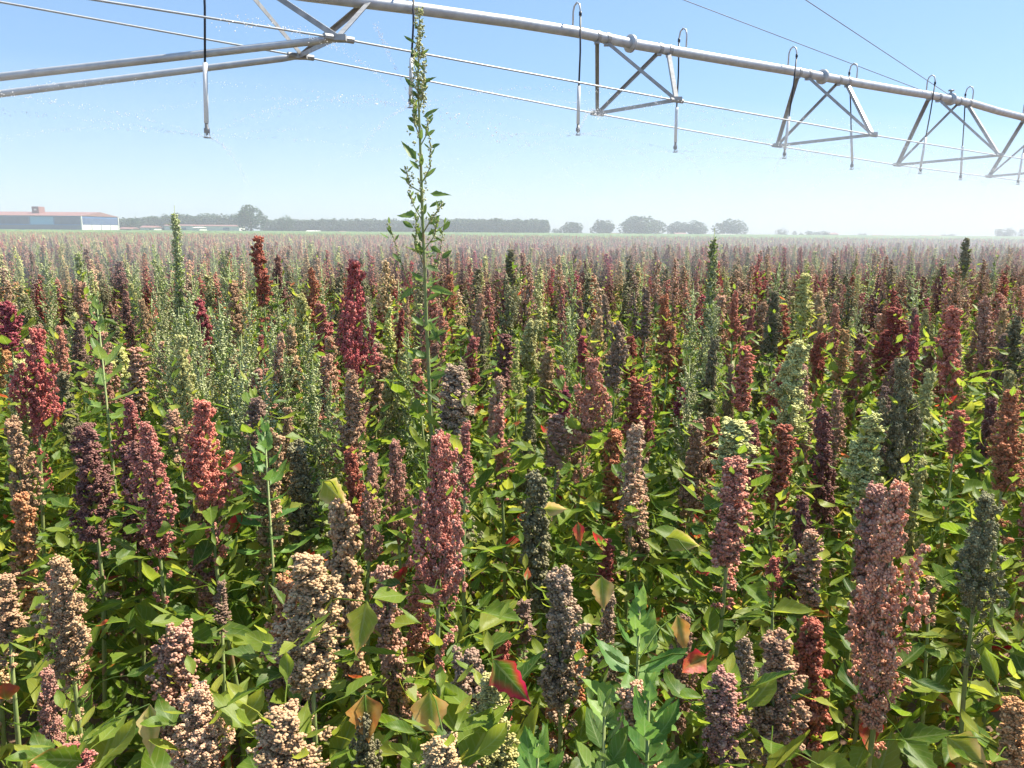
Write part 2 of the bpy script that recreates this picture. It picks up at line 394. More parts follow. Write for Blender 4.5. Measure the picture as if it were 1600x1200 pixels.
PLANTS = []   # dicts for labels
def plant(top, L, wid, colour, tilt=None, headv=None, hero=False, fol=None):
    """top: world position of the tip of the seed head; L, wid: its length and width in metres"""
    if tilt is None: tilt = (random.gauss(0, .05), random.gauss(0, .05))
    Rm = Euler((tilt[0], tilt[1], random.uniform(0, 6.28))).to_matrix()
    H = top.z / Rm[2][2]; root = top - Rm @ Vector((0, 0, H))
    e = empty('quinoa_plant', (root.x, root.y, 0), '', 'quinoa plant', 'quinoa plants growing in the field'); e.rotation_euler = Rm.to_euler()
    if headv is None:
        asp = L / wid; headv = min(range(8), key=lambda i: abs(math.log((HEADS[i][1] / (HEADS[i][2] * 2)) / asp)) + random.uniform(0, .45))
    hm, hl, hr = HEADS[headv]; zb = H - L
    h = inst('seed_head', hm, e, M_HEAD[colour]); h.location = (0, 0, zb); s = min(1.5, wid / (2.15 * hr)); h.scale = (s, s, L / hl)
    f = inst('foliage', random.choice(FOLS) if fol is None else FOLS[fol], e); f.location = (0, 0, zb); k = random.uniform(.9, 1.12); f.scale = (k, k, k); f.rotation_euler = (0, 0, random.uniform(0, 6.28))
    st = inst('stem', random.choice(STEMS), e); st.scale = (1, 1, H - L * .25)
    px, py = proj(top); PLANTS.append(dict(o=e, px=px, py=py, Y=top.y, c=colour, L=L, w=wid, x=root.x, y=root.y, hero=hero, bot=py + L * F / top.y))
    return e

HERO = [ # tip x, tip y, foot y, width (photo pixels), colour, distance, head variant
 (92, 865, 1085, 84, 'cream', 1.15, 2), (480, 862, 1090, 100, 'cream', 1.05, 0), (688, 668, 950, 105, 'rose', 1.25, 5),
 (877, 884, 1120, 78, 'grey mauve', 1.2, 1), (1405, 745, 1190, 104, 'rose', 1.12, 2), (1215, 984, 1185, 86, 'cream', 1.02, 1),
 (1132, 1050, 1200, 70, 'dusty pink', .95, 3), (310, 1068, 1240, 120, 'dusty pink', .86, 5), (442, 1108, 1260, 95, 'cream', .84, 3),
 (768, 1048, 1230, 74, 'yellow', .92, 0), (692, 1155, 1260, 80, 'cream', .82, 3), (1588, 1090, 1260, 70, 'salmon', .93, 1),
 (108, 1162, 1280, 66, 'rose', .82, 3), (1542, 765, 965, 90, 'dark olive', 1.35, 5), (8, 895, 1010, 45, 'cream', 1.2, 7),
 (312, 620, 800, 90, 'crimson', 1.62, 5), (228, 655, 880, 66, 'rose', 1.5, 2), (134, 658, 850, 62, 'purple brown', 1.6, 0),
 (55, 508, 680, 66, 'crimson', 2.0, 5), (552, 400, 595, 72, 'crimson', 2.3, 5), (548, 572, 750, 50, 'cream', 1.85, 4),
 (712, 570, 700, 58, 'grey mauve', 1.9, 3), (930, 555, 705, 62, 'rose', 2.0, 5), (995, 655, 830, 52, 'dusty pink', 1.8, 4),
 (995, 586, 690, 36, 'brick red', 2.3, 7), (1152, 712, 890, 72, 'rose', 1.45, 1), (1150, 655, 740, 64, 'pale green', 1.75, 3),
 (1228, 660, 800, 42, 'brick red', 1.9, 7), (1412, 553, 760, 66, 'dark olive', 1.85, 5), (1362, 640, 780, 56, 'pale green', 1.8, 0),
 (1580, 605, 770, 66, 'brick red', 1.7, 2), (1248, 528, 700, 54, 'pale green', 2.2, 0), (1166, 538, 640, 32, 'crimson', 2.5, 7),
 (1322, 512, 600, 30, 'salmon', 2.8, 4), (1490, 478, 600, 42, 'crimson', 2.6, 1), (402, 366, 470, 24, 'brick red', 3.6, 7),
 (433, 395, 485, 22, 'purple brown', 3.8, 4), (212, 540, 640, 34, 'dusty pink', 2.5, 7), (780, 628, 750, 36, 'rose', 2.0, 4),
 (870, 645, 730, 36, 'dusty pink', 2.0, 7), (1117, 520, 700, 34, 'dark olive', 2.6, 4), (1258, 425, 510, 30, 'yellow', 3.3, 7),  # the dark olive head has the shadow on that plant put into its colour
 (1212, 452, 560, 36, 'dark olive', 3.0, 2), (1400, 478, 580, 40, 'brick red', 2.8, 0), (1048, 508, 570, 28, 'salmon', 3.0, 3),
 (885, 608, 655, 17, 'magenta', 2.7, 7), (911, 524, 565, 17, 'magenta', 3.1, 7), (1210, 870, 920, 24, 'crimson', 1.55, 3),
 (1267, 825, 950, 42, 'dusty pink', 1.55, 7), (798, 388, 440, 16, 'dark olive', 4.6, 7), (1511, 370, 430, 18, 'dark olive', 6., 7),
 (8, 470, 540, 34, 'magenta', 2.6, 3), (486, 415, 500, 24, 'brick red', 3.6, 4), (1065, 605, 650, 20, 'magenta', 2.6, 3),
 (1452, 540, 600, 28, 'purple brown', 2.7, 3), (18, 650, 810, 44, 'cream', 1.75, 1), (728, 655, 770, 34, 'rose', 1.6, 4),
 (470, 458, 530, 24, 'yellow', 3.2, 3), (790, 520, 600, 28, 'purple brown', 2.8, 7), (1500, 640, 705, 30, 'crimson', 2.1, 3),
 (1345, 548, 600, 26, 'rose', 2.8, 3), (1285, 520, 590, 24, 'brick red', 2.9, 3), (820, 935, 1010, 30, 'grey mauve', 1.5, 7),
 (345, 905, 980, 32, 'grey mauve', 1.45, 4), (690, 480, 560, 26, 'rose', 2.9, 4), (1010, 445, 530, 28, 'grey mauve', 3.1, 4),
 (1150, 452, 530, 22, 'crimson', 3.2, 4), (1590, 490, 590, 34, 'dark olive', 2.6, 4), (405, 575, 650, 34, 'dusty pink', 2.3, 3),
 (400, 620, 700, 36, 'grey mauve', 1.95, 3), (270, 640, 700, 30, 'dusty pink', 1.95, 3), (125, 440, 500, 22, 'dusty pink', 3.4, 3), (195, 450, 540, 24, 'purple brown', 3.2, 4),
 (1455, 900, 960, 26, 'cream', 1.5, 7), (950, 840, 930, 26, 'brick red', 1.7, 7), (560, 640, 700, 24, 'dusty pink', 2.1, 3), (650, 560, 620, 22, 'rose', 2.5, 7),
]
for (px, t, bt, wd, c, Y, v) in HERO:
    top = at(px, t, Y); L = (bt - t) * Y / F / .97; plant(top, L, wd * .9 * Y / F, c, (random.gauss(0, .03), random.gauss(0, .03)), v, True)

# fill plants, nearest first, until 300 stand as individuals
BOX = [(p['px'] - p['w'] * F / p['Y'] * .5, p['py'] - 4, p['px'] + p['w'] * F / p['Y'] * .5, p['bot'] - 10, p['Y']) for p in PLANTS]
BOX += [(560, 0, 740, 470, 2.4), (880, 930, 1080, 1200, 1.0), (120, 450, 175, 620, 2.3), (380, 640, 440, 760, 1.6)]
WT = {'crimson': 4, 'magenta': 2.5, 'rose': 13, 'dusty pink': 24, 'brick red': 10, 'salmon': 5, 'cream': 17, 'pale green': 12, 'yellow': 3, 'purple brown': 11, 'grey mauve': 12, 'dark olive': 11}
def pickc(): return random.choices(CN, [WT[c] for c in CN])[0]
GOOSE_ZONE = lambda px: 225 < px < 500
cand = []
for _ in range(6000):
    y = math.sqrt(random.uniform(.75**2, 6.6**2)); x = random.uniform(-.72, .72) * y + random.uniform(-.3, .3); cand.append((y, x))
cand.sort(); NQ = 300
for y, x in cand:
    if len(PLANTS) >= NQ: break
    sep = .125 + .018 * y
    if any((p['x'] - x) ** 2 + (p['y'] - y) ** 2 < sep * sep for p in PLANTS): continue
    h = random.gauss(1.33, .09) if y > 1.7 else random.gauss(1.08 + .12 * (y - .8), .07)
    h = min(h, 1.5)
    for tries in range(6):
        px, py = proj((x, y, h)); L = random.uniform(.2, .38); wd = random.uniform(.048, .078) * (1 if y < 3 else 1.1)
        rad = (wd / 2 + .05) * F / y; bad = False
        for (x0, y0, x1, y1, Y) in BOX:
            if Y > y + .05 and px + rad > x0 and px - rad < x1 and py - 6 < y1 - .42 * (y1 - y0): bad = True; break
        if not bad: break
        h -= .06
    if bad or h < .62: continue
    if GOOSE_ZONE(px) and 2.4 < y < 5.5 and random.random() < .6: continue
    plant(Vector((x, y, h)), L, wd, pickc())

YMAX = max(p['Y'] for p in PLANTS if not p['hero'])

# labels: colour, depth, landmark; rank only where two still read alike
SIZE = lambda p: 'large' if p['w'] * F / p['Y'] > 60 else ('slender' if p['L'] / p['w'] > 4.2 else ('small' if p['w'] * F / p['Y'] < 30 else 'medium'))
def depthw(py):
    return 'in the far rows' if py < 440 else 'in the upper rows' if py < 520 else 'in the middle rows' if py < 640 else 'in the lower rows' if py < 830 else 'in the foreground' if py < 1060 else 'at the bottom edge'
def zonew(px):
    for lim, wds in ((90, 'at the left edge'), (230, 'under the blue warehouse'), (380, 'among grey-green weeds'), (500, 'under the big round tree'), (640, 'left of the tall weed'),
                     (780, 'right of the tall weed'), (950, 'below the hedgerow trees'), (1080, 'left of the spiky weed'), (1220, 'near the spiky weed'), (1360, 'right of the spiky weed'), (1500, 'in the right part')):
        if px < lim: return wds
    return 'at the right edge'
cells = {}
for p in PLANTS:
    p['lab'] = f"{SIZE(p)} {p['c']} quinoa {depthw(p['py'])} {zonew(p['px'])}"; cells.setdefault(p['lab'], []).append(p)
ORD = ['', 'leftmost', 'second', 'third', 'fourth', 'fifth', 'sixth', 'seventh', 'eighth']
for lab, ps in cells.items():
    ps.sort(key=lambda p: p['px'])
    for i, p in enumerate(ps):
        if len(ps) == 1: p['o']['label'] = lab
        elif len(ps) == 2: p['o']['label'] = lab + (', left one' if i == 0 else ', right one')
        else: p['o']['label'] = lab + (', leftmost' if i == 0 else f', {ORD[min(i+1, 8)]} from left')

# withered and conspicuous leaves seen in the foreground, each a part of the plant beside it
SPECIAL = [ # x, y, distance, length, width, tint, age, direction in picture (dx, dy up), label
 (770, 1030, .90, .07, .042, .05, .62, (.7, -.7), 'crimson withered leaf'), (672, 1080, .88, .055, .048, .62, .8, (.1, -1), 'yellow leaf with red edges'),
 (570, 1085, .97, .062, .05, .5, .95, (.15, -.9), 'orange-brown withered leaf'), (505, 752, 1.35, .075, .05, .95, .5, (.6, -.5), 'pale bleached leaf'),
 (903, 815, 1.35, .045, .022, .25, 1., (.1, -1), 'red and white curled leaf'), (940, 900, 1.2, .055, .04, .75, .75, (.05, -1), 'yellow spotted leaf'),
 (1058, 960, 1.15, .06, .03, .6, 1., (.2, -1), 'brown hanging leaf'), (1105, 1025, 1.05, .058, .035, .3, 1., (-.9, -.3), 'red-brown curled leaf'),
 (234, 1100, .9, .065, .03, .92, .9, (.15, -1), 'pinkish white dry leaf'), (573, 940, 1.05, .075, .045, .7, .3, (-.15, -1), None), (1040, 840, 1.3, .06, .04, .9, .35, (.8, -.1), 'yellow leaf with orange edge'),
 (850, 795, 1.5, .05, .03, .8, .8, (.9, .1), 'cream and red leaf'), (130, 1190, .8, .06, .04, .5, .2, (-.6, .3), None), (1480, 1150, .95, .06, .05, .8, .5, (.6, -.5), 'yellow leaf with red tip')]
for (px, py, Y, L, W, ti, ag, (dx, dz), lab) in SPECIAL:
    p = at(px, py, Y); q = min(PLANTS, key=lambda q: (q['x'] - p.x) ** 2 + (q['y'] - p.y) ** 2); e = q['o']
    Mw = Matrix.Translation(e.location) @ e.rotation_euler.to_matrix().to_4x4(); Mi = Mw.inverted()
    mb = MB(); st = Mi @ p; dloc = Mi.to_3x3() @ Vector((dx, -.25, dz))
    mb.leaf(st, dloc, Mi.to_3x3() @ Vector((0, -1, .35)), L, W, 'goose', ti, ag, random.uniform(.2, 1.), .5, random.uniform(-.6, .6), 0)
    sx = Vector((0, 0, st.z - .015)); mb.tube([sx, (sx + st) / 2 + Vector((0, 0, .012)), st], [.0014, .0011, .0009], 4, .3, False)
    o = mb.build('leaf', M_LEAF, e)
    if lab: o['label'] = lab

# ------------------------------------------------------------------ goosefoot weeds (thin, dotted with small pale buds)
def goosefoot_meshes(H, nb, spread, leafn, budr=.0052, lod=0, bare=.35):
    """returns stem mesh, foliage mesh, bud mesh; base at z=0"""
    S = MB(); Lf = MB(); C = []; rr = []
    S.tube([(0, 0, 0), (.004, .003, H*.3), (-.004, .002, H*.6), (0, 0, H)], [.007, .0058, .004, .0012], 6, .4)
    for i in range(nb):
        s = bare + (1 - bare) * (i / nb); z = H * s * .96; a = i * 2.4 + random.uniform(-.4, .4)
        ln_ = spread * (1.15 - s) * random.uniform(.7, 1.2) + .02
        d = Vector((math.cos(a) * .5, math.sin(a) * .5, 1)).normalized()
        p0 = Vector((0, 0, z)); p1 = p0 + d * ln_ * .5 + Vector((math.cos(a), math.sin(a), 0)) * ln_ * .1; p2 = p0 + d * ln_ * 1.0
        S.tube([p0, p1, p2], [.002, .0015, .0008], 4, .5, False)
        nk = max(3, int(ln_ / .012))
        for j in range(nk):
            t = (j + .5) / nk; q = p0.lerp(p2, t); kb = 7 if lod == 0 else 2
            C.append(np.array(q) + rng.normal(size=(kb, 3)) * .0042); rr.append(rng.uniform(.45, 1., kb) * budr * (1 if lod == 0 else 1.8))
            if random.random() < .35 * leafn:
                a3 = random.uniform(0, 6.28); Lf.leaf(q, (math.cos(a3), math.sin(a3), random.uniform(0, .9)), (0, 0, 1), random.uniform(.018, .038), random.uniform(.006, .013), 'lance' if lod == 0 else 'low', random.uniform(.3, .9), 0, .5, .2)
        Ll = random.uniform(.03, .055) * (1.2 - .6 * s)
        Lf.leaf(p0, (math.cos(a), math.sin(a), random.uniform(-.1, .5)), (0, 0, 1), Ll, Ll * random.uniform(.28, .45), 'goose' if lod == 0 else 'low', random.uniform(.1, .8), 0, random.uniform(.2, .9), .3, 0, .012)
    B = MB(); C = np.concatenate(C); B.balls(C, np.concatenate(rr), rng.uniform(0, 1, len(C)), oct_=True)
    return S, Lf, B
M_BUD = head_material('goosefoot_bud', (184, 186, 130), (220, 220, 172), (132, 146, 86))
GW = []
for (H, nb, sp, lf) in ((1.5, 48, .30, 1.2), (1.6, 44, .28, 1.), (1.45, 52, .34, 1.3)):
    S, Lf, B = goosefoot_meshes(H, nb, sp, lf); GW.append((S.mesh('stem', M_STEM), Lf.mesh('foliage', M_WEED), B.mesh('flower_buds', M_BUD), H))
S, Lf, B = goosefoot_meshes(1.5, 90, .10, 1.6, .0058, 0, .5); GW.append((S.mesh('stem', M_STEM), Lf.mesh('foliage', M_WEED), B.mesh('flower_buds', M_BUD), 1.5))
WEEDS = []
def weed(px, py, Y, v=None, sx=1.):
    t = at(px, py, Y); v = random.randrange(3) if v is None else v
    e = empty('goosefoot_weed', (t.x, t.y, 0), '', 'weed', 'goosefoot weeds among the quinoa'); k = t.z / GW[v][3]
    e.rotation_euler = (random.gauss(0, .03), random.gauss(0, .03), random.uniform(0, 6.28))
    for nm, me in zip(('stem', 'foliage', 'flower_buds'), GW[v][:3]):
        o = inst(nm, me, e); o.scale = (sx, sx, k)
    WEEDS.append((px, py, Y, e)); return e
e = weed(1110, 356, 3.1, 3, 1.0); e['label'] = 'tall spiky pale weed standing above the field right of centre'
e = weed(270, 320, 4.4, 3, 1.15); e['label'] = 'tallest pale feathery weed in front of the left woods'
e = weed(150, 382, 4.4, 3, .9); e['label'] = 'yellow-green weed spike under the warehouse corner'
e = weed(361, 385, 4.3, 2, .8); e['label'] = 'thin green weed left of the big round tree'
named = len(WEEDS)
for (px, py, Y) in [(330, 412, 3.4), (300, 455, 3.0), (345, 470, 2.8), (270, 440, 3.3), (375, 455, 2.9), (315, 500, 2.5), (360, 520, 2.5), (410, 500, 2.7), (430, 545, 2.5), (285, 520, 2.6),
    (390, 560, 2.2), (450, 470, 3.1), (260, 480, 2.9), (335, 560, 2.2), (300, 580, 2.1), (480, 500, 2.9), (240, 500, 3.2), (420, 430, 3.6), (345, 430, 3.3), (500, 560, 2.4), (250, 400, 4.), (460, 590, 2.2),
    (1090, 440, 3.3), (1130, 470, 3.), (1080, 560, 2.4), (600, 480, 3.), (640, 520, 2.6), (70, 400, 4.5), (1190, 410, 4.5), (880, 480, 3.4), (1350, 470, 3.6), (905, 400, 5.), (200, 410, 4.4)]:
    weed(px, py, Y, None, random.uniform(.7, 1.))
grp = {}
for (px, py, Y, e) in WEEDS[named:]:
    nm = f"grey-green dotted goosefoot weed {depthw(py)} {zonew(px)}"; grp.setdefault(nm, []).append((px, e))
for nm, l in grp.items():
    l.sort(key=lambda t: t[0])
    for i, (px, e) in enumerate(l):
        e['label'] = nm if len(l) == 1 else nm + (', left one' if i == 0 and len(l) == 2 else ', right one' if len(l) == 2 else ', leftmost' if i == 0 else f', {ORD[min(i+1,8)]} from left')

# the tall central weed, grown along the outline seen in the photograph at its own depth
def tall_weed():
    Y = 2.4
    base = at(672, 640, Y); base.z = 0
    e = empty('goosefoot_weed', base, 'tallest green weed rising across the irrigation pipe against the sky', 'weed', 'goosefoot weeds among the quinoa')
    W = lambda px, py, dy=0.: at(px, py, Y + dy) - base
    S = MB(); Lf = MB(); C = []; rr = []
    main = [W(655, 14), W(656, 60), W(653, 120), W(655, 180), W(657, 240), W(659, 300), W(661, 365), W(664, 430), W(666, 500), W(669, 560), W(672, 640), Vector((.02, .01, .6)), Vector((0, 0, 0))]
    rad = [.0012, .002, .0028, .0034, .004, .0046, .0046, .005, .0055, .006, .0065, .008, .009]
    S.tube(main[::-1], rad[::-1], 8, .4)
    def bud(p, n, s): C.append(np.array(p) + rng.normal(size=(n, 3)) * np.array([s, s, s * 1.3])); rr.append(rng.uniform(.0018, .0040, n))
    for i in range(85):                     # dense spike of buds at the tip
        t = random.random() ** 1.2; y = 14 + 150 * t; x = np.interp(y, [14, 60, 120, 180], [655, 656, 653, 655]); bud(W(x + random.gauss(0, 2.2 + 4 * t), y, random.gauss(0, .01)), 7, .0035)
    for i in range(46):                     # sparse bud clusters down the stem
        y = random.uniform(150, 420); x = np.interp(y, [150, 240, 365, 430], [654, 657, 661, 664]); bud(W(x + random.gauss(0, 9), y, random.gauss(0, .02)), 5, .003)
    BR = [((658, 300), (640, 290), (634, 262)), ((660, 345), (645, 318), (640, 300)), ((656, 230), (667, 210), (668, 182)), ((657, 290), (672, 262), (672, 215)), ((654, 150), (662, 128), (664, 100)),
          ((655, 190), (648, 175), (648, 160)), ((656, 215), (649, 195), (647, 180)), ((661, 365), (672, 345), (690, 320)), ((666, 480), (683, 420), (694, 350)), ((668, 520), (630, 420), (608, 350)), ((664, 420), (650, 380), (650, 330)),
          ((662, 392), (678, 370), (684, 345)), ((655, 170), (661, 150), (660, 135)), ((653, 118), (647, 100), (648, 82))]
    for pts in BR:
        dy = random.uniform(-.07, .07); P = [W(*pts[0]), W(*pts[1], dy * .6), W(*pts[2], dy)]
        S.tube(P, [.0022, .0016, .0008], 5, .5, False)
        for t in np.linspace(.35, 1, 9):
            q = P[1].lerp(P[2], (t - .35) / .65); bud(q, 5, .003)
            if random.random() < .6:
                a = random.uniform(0, 6.28); Lf.leaf(q, (math.cos(a) * .6, math.sin(a) * .6, random.uniform(.3, 1)), (0, -1, .3), random.uniform(.018, .034), random.uniform(.005, .009), 'lance', random.uniform(.2, .7), 0, .3, .2)
    LV = [((655,91),(671,77),6),((650,68),(631,58),5),((660,130),(683,120),9),((649,139),(631,122),9),((653,155),(642,141),7),((661,182),(688,171),12),((648,206),(636,196),8),((667,212),(681,203),7),
          ((651,250),(627,223),14),((673,230),(688,226),8),((655,265),(640,252),8),((664,278),(684,262),7),((641,285),(624,276),6),((672,303),(706,305),11),((671,324),(688,315),6),((650,334),(622,340),15),
          ((646,357),(629,345),8),((669,351),(688,336),11),((668,368),(681,358),7),((659,399),(646,371),12),((690,404),(707,391),9),((670,449),(712,461),15),((648,450),(622,470),14),((672,385),(691,396),9),
          ((666,470),(700,452),10),((664,440),(640,425),10),((607,372),(592,365),6),((613,395),(625,410),7),((694,360),(704,345),6),((662,510),(640,492),12),((668,530),(700,515),13),((668,500),(690,540),12),
          ((655,200),(649,180),7),((656,222),(662,200),7),((657,262),(662,240),7),((658,318),(650,300),8),((660,338),(666,318),8),((654,108),(648,92),6),((654,60),(664,50),4),((653,46),(646,38),4),((656,36),(662,28),4),((668,560),(640,545),14),((670,590),(705,580),14),((664,415),(690,425),10),((662,380),(650,352),9)]
    for (a, b, wd) in LV:
        dy = random.uniform(-.03, .03); p, q = W(*a), W(*b, dy); L = (q - p).length
        Lf.leaf(p, q - p, (random.uniform(-.2, .2), -1, random.uniform(.2, .9)), L, wd * Y / F, 'goose' if wd > 8 else 'lance', random.uniform(.05, .6), 0, random.uniform(-.1, .4), random.uniform(.1, .5), random.uniform(-.4, .4), 0)
    for i in range(30):
        y = random.uniform(380, 640); x = np.interp(y, [380, 640], [662, 672]); a = random.uniform(0, 6.28)
        Lf.leaf(W(x, y), (math.cos(a), math.sin(a), random.uniform(0, .6)), (0, 0, 1), random.uniform(.035, .06), random.uniform(.015, .028), 'goose', random.uniform(.1, .6), 0, .6, .3, 0, .015)
    S.build('stem', M_STEM, e); Lf.build('foliage', M_WEED, e)
    B = MB(); Cc = np.concatenate(C); B.balls(Cc, np.concatenate(rr), rng.uniform(0, 1, len(Cc)), oct_=True); B.build('flower_buds', M_BUD, e)
tall_weed()

# broad-leaved fresh weeds
def leafy_weed(px, py, Y, label, size, n=26, mat=M_FRESH, low=.34, kind='big'):
    t = at(px, py, Y); e = empty('leafy_weed', (t.x, t.y, 0), label, 'weed', 'broad-leaved weeds among the quinoa')
    S = MB(); Lf = MB(); H = t.z
    S.tube([(0, 0, 0), (.006, 0, H*.5), (0, 0, H - .01)], [.007, .0055, .0018], 6, .5); S.build('stem', M_STEM, e)
    for i in range(n):
        s = i / (n - 1); z = H - .012 - low * s ** 1.1; a = i * 2.4 + random.uniform(-.3, .3); L = size * (.35 + .75 * min(1, s * 1.8)) * random.uniform(.85, 1.15)
        Lf.leaf((0, 0, z), (math.cos(a), math.sin(a), 1.5 - 1.5 * min(1, s * 1.3)), (0, 0, 1), L, L * random.uniform(.48, .62), kind, random.uniform(.2, .9), 0, random.uniform(.3, 1.1), random.uniform(.15, .4), random.uniform(-.3, .3), size * .3 * s)
    Lf.build('foliage', mat, e)
leafy_weed(1000, 922, 1.12, 'bright green toothed-leaf weed in the foreground right of centre', .07, 24, low=.24)
leafy_weed(1015, 1062, .92, 'broad green weed at the bottom edge right of centre', .082, 26, low=.3)
leafy_weed(945, 1085, .90, 'narrow-leaved green weed at the bottom edge left of the broad one', .06, 20, M_WEED, .25, 'lance')
leafy_weed(412, 652, 1.65, 'green leafy weed shoot in the lower rows under the big round tree', .07, 22, low=.3)
leafy_weed(150, 462, 2.3, 'pale leafy weed under the warehouse left of the dotted weeds', .08, 24, M_WEED, .45)
leafy_weed(840, 1150, .85, 'smooth green leafy weed at the bottom edge right of the yellow head', .08, 18, M_FRESH, .2)

# ------------------------------------------------------------------ the rest of the field: one object of kind stuff
def join_proto(name, parts, mats):
    """parts: list of (mesh, material index, location, scale)"""
    mb = MB()
    for me, mi, loc, sc in parts:
        n = len(me.vertices); co = np.zeros(n * 3, np.float32); me.vertices.foreach_get('co', co); co = co.reshape(-1, 3) * np.array(sc) + np.array(loc)
        T = np.zeros(n * 4, np.float32); me.attributes['leafdata'].data.foreach_get('color', T); T = T.reshape(-1, 4)
        lt = np.zeros(len(me.polygons), np.int32); me.polygons.foreach_get('loop_total', lt)
        li = np.zeros(len(me.loops), np.int32); me.loops.foreach_get('vertex_index', li)
        mb.V.append(co); mb.T.append(T); mb.L.append(li + mb.n); mb.S.append(lt); mb.M.append(np.full(len(lt), mi)); mb.n += n
    o = bpy.data.objects.new(name, mb.mesh(name, mats)); return o
def proto(c, lod, top=1.36):
    L = random.uniform(.24, .42); R = random.uniform(.03, .043) * (1.0 if lod == 1 else 1.1)
    if c == 'goosefoot':
        S, Lf, B = goosefoot_meshes(1.45, 22 if lod == 1 else 12, .2, .7, .0036 if lod == 1 else .005, 1, .5)
        return join_proto('p', [(S.mesh('t', M_STEM), 0, (0,0,0), (1,1,1)), (Lf.mesh('t', M_WEED), 1, (0,0,0), (1.2,1.2,1)), (B.mesh('t', M_BUD), 2, (0,0,0), (1,1,1))], [M_STEM, M_WEED, M_BUD])
    hm = head_mesh('t', L, R, M_HEAD[c], lod, 1. if lod == 1 else .8, random.choice([0, 1, 3]) if lod == 1 else 1, .05)
    fm = foliage_mesh('t', M_LEAF, 30 if lod == 1 else 12, .55 if lod == 1 else .4, 1.1 if lod == 1 else 1.35, 1, L, 6 if lod == 1 else 3, .06)
    sm = MB(); sm.tube([(0, 0, .3), (0, 0, top - .05)], [.006, .003], 4); stm = sm.mesh('t', M_STEM)
    z = top - L
    return join_proto('p', [(hm, 0, (0, 0, z), (1, 1, 1)), (fm, 1, (0, 0, z), (1, 1, 1)), (stm, 2, (0, 0, 0), (1, 1, 1))], [M_HEAD[c], M_LEAF, M_STEM])
order = []; 
for lod in (1, 2):
    for c in CN + ['goosefoot']:
        for k in range(2): order.append((lod, c))
pc = bpy.data.collections.new('field_sources')
for i, (lod, c) in enumerate(order):
    o = proto(c, lod); o.name = f'field_source_{i:03d}'; pc.objects.link(o)
pts = []; idx = []; rot = []; scl = []
def field(y0, y1, dens, lod, jitter=1.):
    area = .5 * 1.56 * (y1*y1 - y0*y0) + 8 * (y1 - y0); n = int(area * dens)
    for _ in range(n):
        y = math.sqrt(random.uniform(y0*y0, y1*y1)); x = random.uniform(-.78, .78) * y + random.uniform(-4, 4)
        if lod == 1 and y < YMAX + .4 and any((p['x'] - x) ** 2 + (p['y'] - y) ** 2 < .02 for p in PLANTS): continue
        px = 800 + F * x / y
        if (1085 < px < 1135 and y < 4.2) or (560 < px < 740 and y < 3): continue
        r = random.random(); gz = GOOSE_ZONE(px) and y < 9
        pg = (.45 if gz else .07) + (.25 if y > 30 else 0) + (.12 if px < 300 and y > 5 else 0)
        c = 'goosefoot' if r < pg else pickc()
        ci = (CN + ['goosefoot']).index(c)
        s = random.gauss(1., .07)
        if random.random() < .04 and y > 9: s *= 1.1
        s = min(s, 1.14)
        pts.append((x, y, 0)); idx.append((0 if lod == 1 else 26) + ci * 2 + random.randrange(2)); rot.append((random.gauss(0, .05), random.gauss(0, .05), random.uniform(0, 6.28)))
        k = random.uniform(.8, 1.25); scl.append((k, k, s))
field(YMAX * .93, 15, 18, 1); field(15, 34, 13, 2); field(34, 66, 7, 2)
for _ in range(900):        # plants beside and behind the camera's field of view
    y = random.uniform(-1.5, YMAX + .5); x = random.choice((-1, 1)) * (max(.75, .74 * y + .35) + random.uniform(0, 4.5)); c_ = random.randrange(12)
    pts.append((x, y, 0)); idx.append(c_ * 2 + random.randrange(2)); rot.append((random.gauss(0, .05), random.gauss(0, .05), random.uniform(0, 6.28))); k = random.uniform(.8, 1.1); scl.append((k, k, random.uniform(.85, 1)))
# understorey: extra leafy shoots between the near plants
def gn_field(name, pts, idx, rot, scl, coll):
    me = bpy.data.meshes.new(name); me.vertices.add(len(pts)); me.vertices.foreach_set('co', np.array(pts, np.float32).ravel())
    a = me.attributes.new('idx', 'INT', 'POINT'); a.data.foreach_set('value', np.array(idx, np.int32))
    a = me.attributes.new('rot', 'FLOAT_VECTOR', 'POINT'); a.data.foreach_set('vector', np.array(rot, np.float32).ravel())
    a = me.attributes.new('scl', 'FLOAT_VECTOR', 'POINT'); a.data.foreach_set('vector', np.array(scl, np.float32).ravel())
    o = bpy.data.objects.new(name, me); COL.objects.link(o)
    t = bpy.data.node_groups.new(name, 'GeometryNodeTree'); t.interface.new_socket('Geometry', in_out='INPUT', socket_type='NodeSocketGeometry'); t.interface.new_socket('Geometry', in_out='OUTPUT', socket_type='NodeSocketGeometry')
    n = t.nodes; l = t.links; gi = n.new('NodeGroupInput'); go = n.new('NodeGroupOutput')
    ci = n.new('GeometryNodeCollectionInfo'); ci.inputs['Collection'].default_value = coll; ci.inputs['Separate Children'].default_value = True; ci.inputs['Reset Children'].default_value = True
    ip = n.new('GeometryNodeInstanceOnPoints'); ip.inputs['Pick Instance'].default_value = True
    def at_(nm, ty):
        q = n.new('GeometryNodeInputNamedAttribute'); q.data_type = ty; q.inputs[0].default_value = nm; return q.outputs[0]
    l.new(gi.outputs[0], ip.inputs['Points']); l.new(ci.outputs[0], ip.inputs['Instance']); l.new(at_('idx', 'INT'), ip.inputs['Instance Index'])
    l.new(at_('rot', 'FLOAT_VECTOR'), ip.inputs['Rotation']); l.new(at_('scl', 'FLOAT_VECTOR'), ip.inputs['Scale']); l.new(ip.outputs[0], go.inputs[0])
    md = o.modifiers.new('scatter', 'NODES'); md.node_group = t
    return o
print('field instances', len(pts))
fo = gn_field('quinoa_crop', pts, idx, rot, scl, pc)
